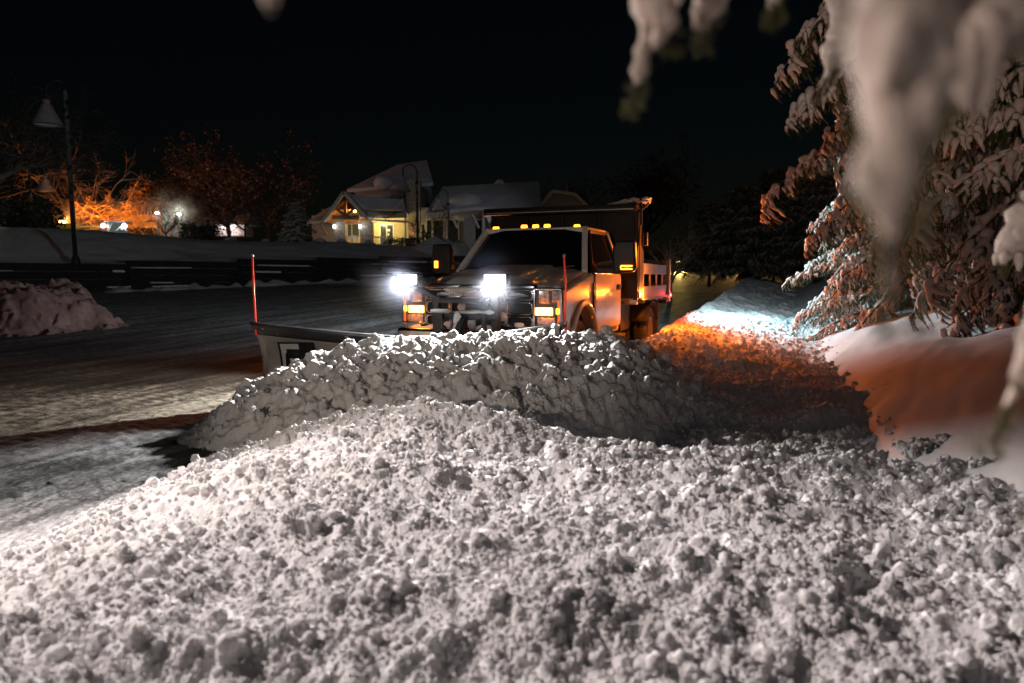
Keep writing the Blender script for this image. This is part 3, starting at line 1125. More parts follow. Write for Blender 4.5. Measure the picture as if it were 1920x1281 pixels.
    # headlights
    for sx in (1, -1):
        h = MB()
        h.box((sx * 0.835, 0.10, 1.0), (0.33, 0.14, 0.44))
        hd = h.build("headlight", M['trim'], T, bevel=0.035, seg=3)
        b = MB()
        for k in range(4):
            b.box((sx * (0.79 + 0.012 * k), 0.028 + 0.004 * k, 1.115 - 0.012 * k), (0.115 - 0.012 * k, 0.006, 0.13 - 0.014 * k))
        b.build("high_beam_reflector", M['lens'], hd, bevel=0.006)
        b = MB()
        for k in range(6):
            b.box((sx * (0.735 + 0.035 * k), 0.024, 0.845 + 0.006 * (k % 2)), (0.037, 0.01, 0.08))
        b.build("low_beam_reflector", M['lens'], hd, bevel=0.006)
        MB().box((sx * 0.925, 0.026, 1.12), (0.075, 0.01, 0.12)).build("corner_reflector", M['lens'], hd, bevel=0.006)
        fr = MB()
        for a, b2 in (((0.68, 0.79), (0.68, 1.20)), ((0.68, 1.20), (0.98, 1.20)), ((0.98, 1.20), (0.99, 0.80)), ((0.99, 0.80), (0.68, 0.79))):
            fr.bar((sx * a[0], 0.02, a[1]), (sx * b2[0], 0.02 + 0.02 * (b2[0] > .9), b2[1]), 0.03, 0.022)
        fr.build("headlight_bezel", M['chrome'], hd, bevel=0.006)
        t = MB().box((sx * 0.80, 0.012, 0.955), (0.20, 0.016, 0.085))
        t.build("turn_lamp", M['amber_hot'], hd, bevel=0.01)
        t = MB().box((sx * 0.955, 0.03, 0.96), (0.045, 0.03, 0.07))
        t.build("side_marker_lamp", M['amber'], hd, bevel=0.01)
        t = MB().box((sx * 0.965, 0.035, 0.93), (0.03, 0.03, 0.30))
        t.build("side_reflector", M['lens_amber_glow'], hd, bevel=0.006)
        # body side of the headlight surround
        MB().box((sx * 0.925, 0.12, 1.17), (0.13, 0.14, 0.14)).build("fender_cap", M['paint'], T, bevel=0.05, seg=4)
    # bumper
    mb = MB()
    mb.prism([(-1.0, 0.46), (1.0, 0.46), (1.01, 0.74), (-1.01, 0.74)], -0.10, 0.12, 'y')
    mb.build("bumper", M['chrome'], T, bevel=0.04, seg=3)
    # ---- wheels
    def wheel(x, y, rad=0.405, w=0.235, out=1):
        Mx = Matrix.Translation((x, y, rad)) @ Matrix.Rotation(R(90) * out, 4, 'Y')
        t = MB()
        hw = w / 2
        t.lathe([(0.25, -hw * .8), (0.30, -hw), (rad - 0.05, -hw), (rad - 0.012, -hw * .86), (rad, -hw * .6), (rad, hw * .6), (rad - 0.012, hw * .86), (rad - 0.05, hw), (0.30, hw), (0.25, hw * .8)], 40, Mx)
        for k in range(40):
            a = 2 * math.pi * k / 40
            for q in (-0.55, 0.0, 0.55):
                L = Mx @ Matrix.Rotation(a, 4, 'Z')
                t.box((rad + 0.004, 0, q * hw), (0.016, 0.034, hw * 0.42), L)
        ty = t.build("wheel", M['rubber'], T, smooth=False)
        rm = MB()
        rm.lathe([(0.0, hw * .35), (0.09, hw * .35), (0.10, hw * .2), (0.20, hw * .12), (0.225, hw * .75), (0.255, hw * .85), (0.258, -hw * .8)], 36, Mx)
        for k in range(8):
            a = 2 * math.pi * k / 8
            rm.lathe([(0.0, 0.02), (0.016, 0.02), (0.016, 0.0)], 8, Mx @ Matrix.Rotation(a, 4, 'Z') @ Matrix.Translation((0.145, 0, hw * .17)))
        rm.build("rim", M['steel'], ty, smooth=True)
    for sx in (1, -1):
        wheel(sx * 0.83, 0.97, out=sx)
        wheel(sx * 1.07, 4.55, out=sx)
        wheel(sx * 0.78, 4.55, out=-sx)
    # ---- chassis
    mb = MB()
    for sx in (1, -1):
        mb.bar((sx * 0.43, 0.2, 0.66), (sx * 0.43, 6.1, 0.78), 0.08, 0.22)
    mb.bar((-0.9, 4.55, 0.42), (0.9, 4.55, 0.42), 0.13)
    mb.bar((-0.8, 0.97, 0.42), (0.8, 0.97, 0.42), 0.11)
    mb.box((0.72, 3.6, 0.72), (0.45, 0.7, 0.45))
    mb.box((-0.72, 3.6, 0.72), (0.45, 0.7, 0.45))
    mb.build("chassis", M['black'], T, bevel=0.01)
    for sx in (1, -1):
        MB().box((sx * 0.93, 5.05, 0.62), (0.58, 0.015, 0.60)).build("mud_flap", M['rubber'], T)
        f = MB()
        f.grid(lambda u, v: (sx * (0.66 + 0.56 * v), 4.55 + 0.50 * math.cos(math.pi * (0.12 + 0.76 * u)), 0.42 + 0.50 * math.sin(math.pi * (0.12 + 0.76 * u))), 14, 1)
        f.build("wheel_guard", M['black'], T, smooth=True, solid=0.012)
    # ---- dump body
    b = MB()
    b.box((0, 4.66, 1.04), (2.40, 2.78, 0.10))
    for y in (3.5, 4.1, 4.7, 5.3, 5.9):
        b.box((0, y, 0.95), (2.3, 0.08, 0.10))
    bed = b.build("dump_body", M['steel'], T, bevel=0.012)
    hb = MB()
    hb.box((0, 3.29, 1.70), (2.40, 0.06, 1.40))
    hb.box((0, 3.16, 2.375), (2.44, 0.40, 0.06))
    hb.box((0, 2.985, 2.345), (2.44, 0.05, 0.10))
    for x in (-1.17, -0.6, 0.0, 0.6, 1.17):
        hb.box((x, 3.245, 1.66), (0.07, 0.05, 1.36))
    hb.box((0, 3.25, 1.50), (2.36, 0.04, 0.08))
    hb.build("cab_shield", M['black'], bed, bevel=0.01)
    MB().box((0, 2.956, 2.325), (2.36, 0.012, 0.012)).build("shield_edge", M['steel'], bed)
    # angled corner plates at the front of the body
    for sx in (1, -1):
        cp = MB()
        cp.prism([(3.30, 1.0), (3.30, 2.30), (3.42, 2.30), (3.42, 1.82), (3.62, 1.72), (3.62, 1.0)], sx * 1.185, sx * 1.215, 'x')
        cp.build("corner_plate", M['black'], bed, bevel=0.006)
        sd = MB()
        sd.box((sx * 1.20, 4.75, 1.46), (0.035, 2.30, 0.17))
        sd.box((sx * 1.20, 4.75, 1.08), (0.045, 2.36, 0.20))
        sd.box((sx * 1.235, 4.75, 0.975), (0.03, 2.40, 0.025))
        for y in (3.70, 4.32, 4.95, 5.58):
            sd.box((sx * 1.19, y, 1.28), (0.03, 0.05, 0.22))
        sd.build("side_rail", M['rail'], bed, bevel=0.008)
        po = MB()
        po.box((sx * 1.18, 5.97, 1.32), (0.16, 0.14, 0.66))
        po.build("rear_post", M['black'], bed, bevel=0.012)
        MB().box((sx * 1.245, 6.05, 1.26), (0.06, 0.05, 0.80)).build("corner_post", M['steel'], bed, bevel=0.01)
        MB().box((sx * 1.235, 6.085, 0.99), (0.075, 0.03, 0.10)).build("tail_lamp", M['red'], bed, bevel=0.012)
        MB().box((sx * 1.283, 6.05, 0.985), (0.014, 0.06, 0.08)).build("side_tail_lamp", M['red'], bed, bevel=0.004)
        m = MB()
        m.lathe([(0, 0.022), (0.022, 0.016), (0.032, 0.0), (0.04, -0.012)], 16,
                Matrix.Translation((sx * 1.232, 3.34, 1.065)) @ Matrix.Rotation(R(90) * sx, 4, 'Y') @ Matrix.Rotation(R(0), 4, 'X'))
        m.build("bed_marker_lamp", M['amber_hot'], bed, smooth=True)
    tg = MB()
    tg.box((0, 6.02, 1.30), (2.2, 0.05, 0.44))
    tg.bar((-1.2, 6.12, 0.86), (1.2, 6.12, 0.86), 0.07)
    tg.build("tailgate", M['black'], bed, bevel=0.01)
    MB().box((0, 6.16, 0.74), (1.5, 0.10, 0.12)).build("hitch_bar", M['steel'], T, bevel=0.02)
    # rolled tarp on top of the shield with snow stuck on its end
    tp = MB()
    tp.tube([(-1.05, 3.40, 2.36), (1.22, 3.40, 2.36)], 0.05, 12)
    tp.build("rolled_tarp", M['trim'], bed, smooth=True)
    ts = MB()
    r = random.Random(2)
    for k in range(16):
        ts.blob((1.0 + 0.34 * r.random(), 3.16 + 0.1 * r.random(), 2.43 + 0.08 * r.random()), (0.05 + .03 * r.random(), 0.04, 0.025), seed=k, amp=0.5)
    for k in range(5):
        ts.blob((0.78 + 0.06 * k, 3.18, 2.42 + 0.010 * k), (0.06, 0.04, 0.018 + 0.005 * k), seed=k + 40, amp=0.4)
    ts.build("tarp_snow", M['snow_tree'], bed, smooth=True)
    br = MB()
    br.bar((1.24, 3.2, 2.1), (1.24, 3.2, 2.50), 0.04)
    br.bar((1.20, 3.2, 2.30), (1.36, 3.2, 2.42), 0.03)
    br.tube([(1.30, 3.3, 2.0), (1.30, 3.3, 1.80)], 0.035, 8)
    br.build("tarp_crank", M['black'], bed, bevel=0.004)
    MB().box((1.25, 3.42, 1.90), (0.03, 0.05, 0.16)).build("side_reflector", mat('red reflector', (0.55, 0.03, 0.03), 0.3, var=0.2), bed, bevel=0.004)

    # ---- plow assembly
    plow = empty("snow_plow")
    plow.parent = T
    f = MB()
    for sx in (1, -1):
        f.bar((sx * 0.36, -0.30, 0.45), (sx * 0.36, -0.30, 1.12), 0.08, 0.08)
        f.bar((sx * 0.36, -0.30, 0.48), (sx * 0.10, -0.82, 0.36), 0.09, 0.09)
        # lamp arms dipping to the middle
        f.bar((sx * 0.51, -0.62, 1.24), (sx * 0.24, -0.45, 1.09), 0.055, 0.05)
        f.bar((sx * 0.51, -0.62, 1.24), (sx * 0.36, -0.32, 1.14), 0.05, 0.045)
        f.bar((sx * 0.26, -0.40, 0.94), (sx * 0.26, -0.40, 0.60), 0.05, 0.05)
    f.bar((-0.26, -0.45, 1.08), (0.26, -0.45, 1.08), 0.06, 0.055)
    f.bar((-0.38, -0.32, 0.90), (0.38, -0.32, 0.90), 0.07, 0.07)
    f.bar((-0.38, -0.32, 0.52), (0.38, -0.32, 0.52), 0.07, 0.07)
    f.bar((0.0, -0.34, 0.90), (0.0, -0.80, 0.45), 0.07, 0.09)
    f.box((0, -0.84, 0.42), (0.16, 0.16, 0.6))
    f.tube([(-0.22, -0.36, 0.78), (-0.55, -0.75, 0.45)], 0.035, 10)
    f.tube([(0.22, -0.36, 0.78), (0.50, -0.62, 0.45)], 0.035, 10)
    f.build("plow_frame", M['black'], plow, bevel=0.008)
    for k, (x, y, z, w) in enumerate(((-0.30, -0.33, 0.955, .13), (0.05, -0.33, 0.95, .18), (0.28, -0.33, 0.95, .08), (-0.05, -0.40, .86, .05), (-.06, -.44, .72, .05), (-0.36, -.31, .60, .05))):
        MB().blob((x, y, z), (w, 0.05, 0.028 if w > .06 else .10), seed=k, amp=0.5).build("frame_snow", M['snow'], plow, smooth=True)
    for sx in (1, -1):
        l = MB()
        l.box((sx * 0.51, -0.63, 1.31), (0.26, 0.12, 0.125))
        lo = l.build("plow_lamp", M['trim'], plow, bevel=0.02, seg=3)
        le = MB()
        le.box((sx * 0.51, -0.694, 1.31), (0.225, 0.014, 0.095))
        le.build("lamp_lens", M['white_led'], lo, bevel=0.006)
    PV = Vector((0.0, -0.90, 0))
    tips = {-1: Vector((-1.74, -1.545, 0)), 1: Vector((1.16, -0.42, 0))}
    for sx in (-1, 1):
        d = tips[sx] - PV
        L = d.length
        d.normalize()
        nrm = Vector((d.y, -d.x, 0)) * (1 if sx > 0 else -1)
        if nrm.y > 0:
            nrm = -nrm

        def surf(s, z, off=0.0, tmax=None):
            h = 0.72 + 0.17 * s ** 1.3
            t = z / h
            c = 0.17 * (2 * t - 0.95) ** 2 - 0.03
            return PV + d * (L * (s + 0.025 * (t - 0.5) * s)) + nrm * (c + off) + Vector((0, 0, z))
        b = MB()
        b.grid(lambda u, v: surf(u, 0.05 + v * (0.72 + 0.17 * u ** 1.3 - 0.16)), 26, 16)
        w = b.build("plow_wing", M['blade'], plow, smooth=True, solid=0.012)
        ce = MB()
        ce.grid(lambda u, v: surf(u, 0.015 + 0.15 * v, 0.014), 10, 2)
        ce.build("cutting_edge", M['steel'], w, solid=0.014)
        df = MB()
        df.grid(lambda u, v: surf(u, 0.72 + 0.17 * u ** 1.3 - 0.125 + 0.125 * v, 0.012 + 0.05 * v), 20, 4)
        dfo = df.build("deflector", M['trim'], w, smooth=True, solid=0.012)
        edge = MB()
        edge.tube([surf(u / 12, 0.72 + 0.17 * (u / 12) ** 1.3 + 0.004, 0.06) for u in range(13)], 0.007, 6)
        edge.build("deflector_edge", M['steel'], w, smooth=True)
        spk = MB()
        r = random.Random(9 + sx)
        for k in range(26):
            u = r.random()
            v = 0.1 + 0.85 * r.random()
            p = surf(u, 0.72 + 0.17 * u ** 1.3 - 0.125 + 0.125 * v, 0.016 + 0.05 * v)
            q = 0.004 + 0.016 * r.random() ** 2.5
            spk.blob(p, (q * 1.4, q, q), seed=k, amp=0.5, sub=1)
        for k in range(16):
            p = surf(r.random(), 0.1 + 0.5 * r.random(), 0.004)
            q = 0.004 + 0.012 * r.random() ** 2
            spk.blob(p, (q, q, q), seed=k, amp=0.5, sub=1)
        tag(spk.build("snow_specks", M['snow'], w, smooth=True), kind="stuff")
        for u in (0.1, 0.35, 0.6, 0.85):
            MB().bar(surf(u, 0.08, -0.05), surf(u, 0.66, -0.05), 0.03, 0.06).build("back_rib", M['black'], w)
        base = surf(0.985, 0.72 + 0.17 - 0.02, 0.0)
        mk = MB()
        mk.tube([base - Vector((0, 0, .12)), base + Vector((0.01 * sx, 0, 0.35)), base + Vector((-0.012, 0, 0.665))], [0.0105, 0.0105, 0.0095], 10)
        mo = mk.build("guide_marker", M['marker'], w, smooth=True)
        mc = MB()
        top = base + Vector((-0.012, 0, 0.665))
        mc.tube([top, top + Vector((0, 0, 0.03))], 0.0125, 10)
        mc.build("marker_cap", M['steel'], mo, smooth=True)
        if sx < 0:
            # lettering: a boxed outlined F, the rest of the word is buried
            bx, lt = MB(), MB()

            def patch(mb, x0, x1, z0, z1, off):
                mb.grid(lambda u, v: surf((x1 + (x0 - x1) * u) / L, z0 + (z1 - z0) * v, off), 3, 4)
            x_out = L - 0.215      # along-wing distance of the letter's outer edge from the pivot
            patch(bx, x_out - 0.36, x_out + 0.025, 0.25, 0.675, 0.016)
            bxo = bx.build("lettering_panel", M['black'], w, smooth=True)
            patch(lt, x_out - 0.055, x_out, 0.27, 0.655, 0.021)
            patch(lt, x_out - 0.19, x_out - 0.055, 0.60, 0.655, 0.021)
            patch(lt, x_out - 0.16, x_out - 0.055, 0.45, 0.50, 0.021)
            lt.build("letter", M['white'], w, smooth=True)


build_truck()
# ------------------------------------------------------------------ vegetation
def tube_arrays(pts, rad, n=5):
    """plain numpy tube -> V, quads"""
    pts = np.asarray(pts, float)
    rad = np.broadcast_to(np.asarray(rad, float), (len(pts),))
    d = np.gradient(pts, axis=0)
    d /= np.linalg.norm(d, axis=1)[:, None] + 1e-9
    ref = np.array([0.31, 0.17, 0.93]) if abs(d[0] @ np.array([0.31, 0.17, 0.93])) < 0.95 else np.array([1.0, 0, 0])
    s = np.cross(d, ref)
    s /= np.linalg.norm(s, axis=1)[:, None] + 1e-9
    t = np.cross(s, d)
    a = np.arange(n) * 2 * np.pi / n
    V = pts[:, None, :] + rad[:, None, None] * (np.cos(a)[None, :, None] * s[:, None, :] + np.sin(a)[None, :, None] * t[:, None, :])
    m = len(pts)
    i = np.arange(m - 1)[:, None] * n + np.arange(n)[None, :]
    j = np.arange(m - 1)[:, None] * n + (np.arange(n)[None, :] + 1) % n
    F = np.stack([i, j, j + n, i + n], -1).reshape(-1, 4)
    return V.reshape(-1, 3), F


class AM:
    """numpy mesh accumulator"""
    def __init__(self):
        self.V, self.F3, self.F4, self.n = [], [], [], 0

    def add(self, V, F):
        self.V.append(V)
        (self.F3 if F.shape[1] == 3 else self.F4).append(F + self.n)
        self.n += len(V)

    def tube(self, pts, rad, n=5):
        self.add(*tube_arrays(pts, rad, n))

    def arrays(self):
        V = np.concatenate(self.V)
        Fs = []
        if self.F3:
            Fs.append(np.concatenate(self.F3))
        if self.F4:
            Fs.append(np.concatenate(self.F4))
        return V, Fs

    def build(self, name, material, parent=None, sm=True):
        if not self.V:
            return None
        V, Fs = self.arrays()
        return link(name, mesh_arrays(name, V, Fs, sm), material, parent)


def make_frond(seed, needle_step=0.012, nl=0.026, lobes=(8, 7), snow_amt=1.0, L=0.34, hang=1.0, ntw=8, tl=0.62):
    """one drooping spray along +x: returns (needles AM arrays, snow AM arrays)"""
    r = np.random.default_rng(seed)
    nd, sn = AM(), AM()
    twigs = []
    t = np.linspace(0, 1, 9)
    stem = np.stack([L * t, 0.02 * np.sin(3 * t + seed), -0.30 * hang * L * t ** 1.7], -1)
    twigs.append((stem, 1.0))
    k = 0
    for q in np.linspace(0.12, 0.92, ntw):
        sd = 1 if k % 2 else -1
        k += 1
        ln = L * (tl - 0.55 * tl * q) * r.uniform(0.75, 1.2)
        b = np.array([np.interp(q, t, stem[:, c]) for c in range(3)])
        u = np.linspace(0, 1, 7)
        az = sd * r.uniform(0.55, 1.0)
        ho = u * (1 - 0.35 * u)
        tw = np.stack([ho * ln * math.cos(az), ho * ln * math.sin(az), -ln * (0.25 * u + 0.75 * u ** 2) * hang * r.uniform(0.7, 1.2)], -1) + b
        twigs.append((tw, 0.8))
    for pts, w in twigs:
        nd.tube(pts, np.linspace(0.005, 0.002, len(pts)) * w, 4)
        seglen = np.linalg.norm(np.diff(pts, axis=0), axis=1).sum()
        n = max(3, int(seglen / needle_step))
        q = np.repeat(np.linspace(0.06, 1.0, n), 5)
        tt = np.linspace(0, 1, len(pts))
        c = np.stack([np.interp(q, tt, pts[:, k2]) for k2 in range(3)], -1)
        d = np.gradient(pts, axis=0)
        d /= np.linalg.norm(d, axis=1)[:, None]
        dd = np.stack([np.interp(q, tt, d[:, k2]) for k2 in range(3)], -1)
        rv = r.normal(size=c.shape)
        rv -= (rv * dd).sum(1)[:, None] * dd
        rv /= np.linalg.norm(rv, axis=1)[:, None] + 1e-9
        rv[:, 2] -= 0.35
        dirn = rv * 0.75 + dd * 0.7
        dirn /= np.linalg.norm(dirn, axis=1)[:, None]
        side = np.cross(dirn, r.normal(size=c.shape))
        side /= np.linalg.norm(side, axis=1)[:, None] + 1e-9
        ln = nl * r.uniform(0.7, 1.25, len(c))[:, None]
        wd = nl * 0.085
        A, B, C_ = c + side * wd, c - side * wd, c + dirn * ln
        V = np.stack([A, B, C_], 1).reshape(-1, 3)
        nd.add(V, np.arange(len(V)).reshape(-1, 3))
    for pts, w in twigs:
        if r.random() > (0.97 if w == 1.0 else 0.66):
            continue
        f0, f1 = r.uniform(0.0, 0.2), r.uniform(0.62, 0.92)
        tt = np.linspace(0, 1, len(pts))
        q = np.linspace(f0, f1, lobes[0])
        c = np.stack([np.interp(q, tt, pts[:, k2]) for k2 in range(3)], -1)
        qq = (q - f0) / (f1 - f0)
        prof = np.minimum(1, 0.35 + 3.5 * qq) * np.clip(1.06 - qq, 0.02, 1) ** 0.62
        rad = (0.040 if w == 1.0 else 0.024) * snow_amt * prof * r.uniform(0.8, 1.25) * (1 + 0.35 * r.normal(size=len(q)) * 0.6)
        rad = np.clip(rad, 0.002, 0.06)
        c[:, 2] += rad * 0.62
        c += r.normal(size=c.shape) * 0.003
        V, F = tube_arrays(c, rad, lobes[1])
        V += r.normal(size=V.shape) * 0.0012
        sn.add(V, F)
    return nd.arrays(), sn.arrays()


def make_conifer(name, label, loc, H, Rad, seed, protos, z0=0.3, whorl=0.34, per=7, fstep=0.17, fscale=1.0, az=None,
                 mats=('needles', 'snow_tree'), droop=0.55, group=None, trunk_r=None, taper=0.85, clip=None, prof=None):
    r = np.random.default_rng(seed)
    root = empty(name, loc, 0, label, "tree", group)
    tr = AM()
    trunk_r = trunk_r or 0.018 * H + 0.03
    zz = np.linspace(-0.4, H, 12)
    tr.tube(np.stack([0.03 * np.sin(zz), 0.03 * np.cos(zz * 1.3), zz], -1), trunk_r * (1 - 0.93 * np.clip(zz, 0, H) / H), 9)
    tr.build("trunk", M['bark'], root)
    br = AM()
    Tn, Ts, Pi = [], [], []
    z = z0
    while z < H * 0.985:
        f = (z - z0) / (H - z0)
        Lb = Rad * (1 - f) ** taper + 0.12
        if prof is not None:
            Lb = float(np.interp(z, prof[0], prof[1]))
        k0 = r.uniform(0, 6.28)
        for k in range(per):
            a = k0 + 2 * math.pi * k / per + r.normal() * 0.22
            if az is not None:
                da = (a - az[0] + math.pi) % (2 * math.pi) - math.pi
                if abs(da) > az[1]:
                    continue
            L = Lb * r.uniform(0.75, 1.12)
            u = np.linspace(0, 1, 9)
            dr = droop * r.uniform(0.7, 1.25)
            lift = 0.16 * (1 - f) + 0.35 * f
            hor = L * u * (1 - 0.10 * u)
            bz = z + r.uniform(-0.12, 0.12) + L * (lift * u - dr * u ** 2 * (1 - 0.5 * f))
            sw = r.normal() * 0.10 * L * u ** 2
            pts = np.stack([hor * math.cos(a) - sw * math.sin(a), hor * math.sin(a) + sw * math.cos(a), bz], -1)
            br.tube(pts, np.linspace(0.012 + 0.012 * L, 0.005, 9), 5)
            n = max(2, int(L / (fstep * fscale)))
            for i in range(n + 1):
                q = 0.22 + 0.78 * (i + r.uniform(-0.3, 0.3)) / n
                q = min(max(q, 0.15), 1.0)
                c = np.array([np.interp(q, u, pts[:, c2]) for c2 in range(3)])
                d = np.array([np.interp(q, u, np.gradient(pts[:, c2])) for c2 in range(3)])
                d /= np.linalg.norm(d) + 1e-9
                base_a = math.atan2(d[1], d[0])
                pitch = math.asin(max(-1, min(1, d[2])))
                sides = (0.0,) if i == n else (r.uniform(0.6, 1.15), -r.uniform(0.6, 1.15))
                for sd in sides:
                    aa = base_a + sd
                    pp = pitch * math.cos(sd) - r.uniform(0.0, 0.45)
                    ro = r.normal() * 0.25
                    X = np.array([math.cos(aa) * math.cos(pp), math.sin(aa) * math.cos(pp), math.sin(pp)])
                    Yv = np.array([-math.sin(aa), math.cos(aa), 0.0])
                    Z = np.cross(X, Yv)
                    Yr = Yv * math.cos(ro) + Z * math.sin(ro)
                    Z = np.cross(X, Yr)
                    s = fscale * r.uniform(0.75, 1.25) * (0.75 + 0.5 * (1 - q) if sd else 0.9)
                    if clip is not None and not clip(c + np.array(loc)):
                        continue
                    Pi.append(int(r.integers(len(protos))))
                    Tn.append((np.stack([X, Yr, Z], 1) * s, c))
        z += whorl * (1 - 0.35 * f) * r.uniform(0.85, 1.15)
    br.build("branches", M['bark'], root)
    nd, sn = AM(), AM()
    for (A, c), pi in zip(Tn, Pi):
        (nV, nF), (sV, sF) = protos[pi]
        base = nd.n
        V = nV @ A.T + c
        nd.V.append(V)
        for F in nF:
            (nd.F3 if F.shape[1] == 3 else nd.F4).append(F + base)
        nd.n += len(V)
        base = sn.n
        V = sV @ A.T + c
        sn.V.append(V)
        for F in sF:
            (sn.F3 if F.shape[1] == 3 else sn.F4).append(F + base)
        sn.n += len(V)
    nd.build("crown", M[mats[0]], root, sm=False)
    sn.build("crown_snow", M[mats[1]], root)
    return root


near_pro = [make_frond(s, 0.0085, 0.034, (8, 8), 1.42, 0.34, 1.25, ntw=7, tl=0.8) for s in range(8)]
mid_pro = [make_frond(20 + s, 0.020, 0.034, (6, 5), 0.85, 0.30, 1.2) for s in range(5)]
far_pro = [make_frond(40 + s, 0.045, 0.060, (4, 4), 0.8, 0.36, 0.8) for s in range(5)]
dark_pro = [make_frond(60 + s, 0.04, 0.075, (4, 4), 0.35, 0.36, 0.8) for s in range(5)]

# big snowy spruces on the right bank
make_conifer("spruce_tree", "big snow laden spruce with heavy drooping branches filling the right side", (6.15, 7.0, 0.75), 9.5, 3.35, 11, near_pro,
             z0=0.25, whorl=0.33, per=10, fstep=0.23, fscale=1.0, az=(R(205), R(105)), droop=0.52, trunk_r=0.20,
             prof=([0, 0.7, 1.4, 2.0, 2.7, 4.4, 9.5], [1.7, 1.95, 2.3, 2.9, 3.5, 3.55, 0.5]))
make_conifer("spruce_tree", "spruce behind the big one with white frosted needles lit cold by the truck work lamp", (6.7, 11.0, 0.70), 7.0, 2.25, 12, mid_pro,
             z0=0.2, whorl=0.29, per=10, fstep=0.15, fscale=0.95, az=(R(215), R(115)), droop=0.50, trunk_r=0.15)


def near_branches():
    """the tree the photographer stands under: its trunk is out of frame, its loaded branch tips hang into view"""
    base = Vector((1.9, -0.5, 0.3))
    root = empty("overhanging_spruce", base, 0, "close spruce whose blurred snow coated branches hang into the view", "tree")
    tr = AM()
    zz = np.linspace(-0.3, 7, 10)
    tr.tube(np.stack([0 * zz, 0 * zz, zz], -1), 0.17 * (1 - 0.85 * zz / 7.5), 12)
    tr.build("trunk", M['bark'], root)
    r = np.random.default_rng(5)
    # each: pixel path (px, py), depth, half-width in px at points, snow amount
    br = [
        ([(1700, -130), (1690, 60), (1672, 220), (1662, 380), (1680, 580)], 0.34, [100, 78, 60, 50, 16]),
        ([(1730, -120), (1722, 100), (1712, 260), (1712, 380)], 0.45, [90, 70, 42, 12]),
        ([(1820, -140), (1800, 20), (1790, 140), (1770, 230)], 0.58, [120, 110, 70, 20]),
        ([(1905, -120), (1890, 0), (1880, 90)], 0.60, [90, 75, 30]),
        ([(1250, -110), (1232, 0), (1240, 60), (1262, 84)], 0.82, [56, 44, 32, 8]),
        ([(1228, 20), (1212, 70), (1200, 130), (1182, 200)], 0.84, [28, 16, 15, 6]),
        ([(1330, -90), (1332, 0), (1318, 50), (1316, 84)], 0.86, [40, 30, 12, 5]),
        ([(1452, -80), (1450, 0), (1449, 36)], 0.86, [14, 9, 7]),
        ([(508, -60), (507, -8), (510, 26)], 0.5, [24, 18, 10]),
        ([(1590, -60), (1575, 60), (1560, 120), (1530, 185)], 1.5, [28, 24, 16, 6]),
        ([(1600, -20), (1585, 70), (1572, 120), (1558, 150)], 1.6, [22, 16, 12, 4]),
        ([(1960, 380), (1925, 420), (1890, 470), (1880, 510)], 2.0, [44, 38, 24, 6]),
        ([(1995, 560), (1945, 620), (1908, 720), (1860, 830)], 0.66, [46, 28, 15, 6]),
        ([(2020, 820), (1975, 880), (1945, 950)], 0.6, [50, 34, 10]),
    ]
    for k, (path, Y, wd) in enumerate(br):
        nk = 0 if k == 8 else 1
        p = np.array([P(a, b, Y)[:] for a, b in path])
        t = np.linspace(0, 1, len(p))
        tt = np.linspace(0, 1, 14)
        c = np.stack([np.interp(tt, t, p[:, i]) for i in range(3)], -1) - np.array(base)
        w = np.interp(tt, t, np.array(wd)) / FPX * Y
        # bough joining the hanging tip to the trunk
        a0 = c[0]
        z_tr = a0[2] + 0.9
        bough = np.array([[0, 0, z_tr], [a0[0] * 0.5, a0[1] * 0.5, z_tr + 0.12], [a0[0] * 0.97, a0[1] * 0.97, a0[2] + 0.25], a0])
        u = np.linspace(0, 1, 4)
        uu = np.linspace(0, 1, 12)
        bp = np.stack([np.interp(uu, u, bough[:, i]) for i in range(3)], -1)
        am = AM()
        am.tube(bp, np.linspace(0.03, 0.008, 12), 6)
        am.tube(c, np.linspace(0.008, 0.003, 14), 5)
        bo = am.build("branch", M['bark'], root)
        sn = AM()
        wig = 1 + 0.16 * r.normal(size=14)
        off = np.zeros_like(c)
        off[:, 0] = 0.15 * w * r.normal(size=14)
        wsn = w * 0.92 * wig * np.clip((0.92 - tt) / 0.25, 0.05, 1)
        V, F = tube_arrays(c + off, np.clip(wsn, 0.0015, 1), 12)
        V = V + 0.10 * np.repeat(w, 12)[:, None] * (fbm3(V * 30 + k * 9, 3) - 0.5)[:, None] * 3
        sn.add(V, F)
        for j in range(int(5 + 60 * w.max())):
            i = int(r.integers(1, 10))
            s = w[i]
            st = c[i] + np.array([r.uniform(-1, 1) * s * 0.8, r.uniform(-1, 0.3) * s * 0.8, 0])
            ln = r.uniform(0.8, 1.8) * s
            e = st + np.array([r.uniform(-0.5, 0.3) * s, 0, -ln])
            q = np.linspace(0, 1, 6)[:, None]
            V, F = tube_arrays(st + (e - st) * q, s * 0.42 * np.array([0.5, 1.0, 0.95, 0.75, 0.45, 0.08]), 8)
            sn.add(V, F)
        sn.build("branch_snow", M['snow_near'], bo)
        nd = AM()
        for j in range(int(26 + 200 * w.max()) * nk):
            i = int(3 + 11 * r.random() ** 0.55)
            i = min(i, 13)
            s = max(w[i], 0.011)
            (nV, nF), _ = near_pro[int(r.integers(7))]
            A = np.array([[0.2, 0.9, 0.1], [0.1, -0.2, 0.9], [-1, 0.1, 0.1]]) * (0.03 + 0.95 * s)
            V = nV @ A.T + c[i] + np.array([r.uniform(-1, 1) * s, r.uniform(-0.3, 1) * s, 0.0])
            b0 = nd.n
            nd.V.append(V)
            for F in nF:
                (nd.F3 if F.shape[1] == 3 else nd.F4).append(F + b0)
            nd.n += len(V)
        nd.build("needles", M['needles_lit'] if 'needles_lit' in M else M['needles'], bo, sm=False)


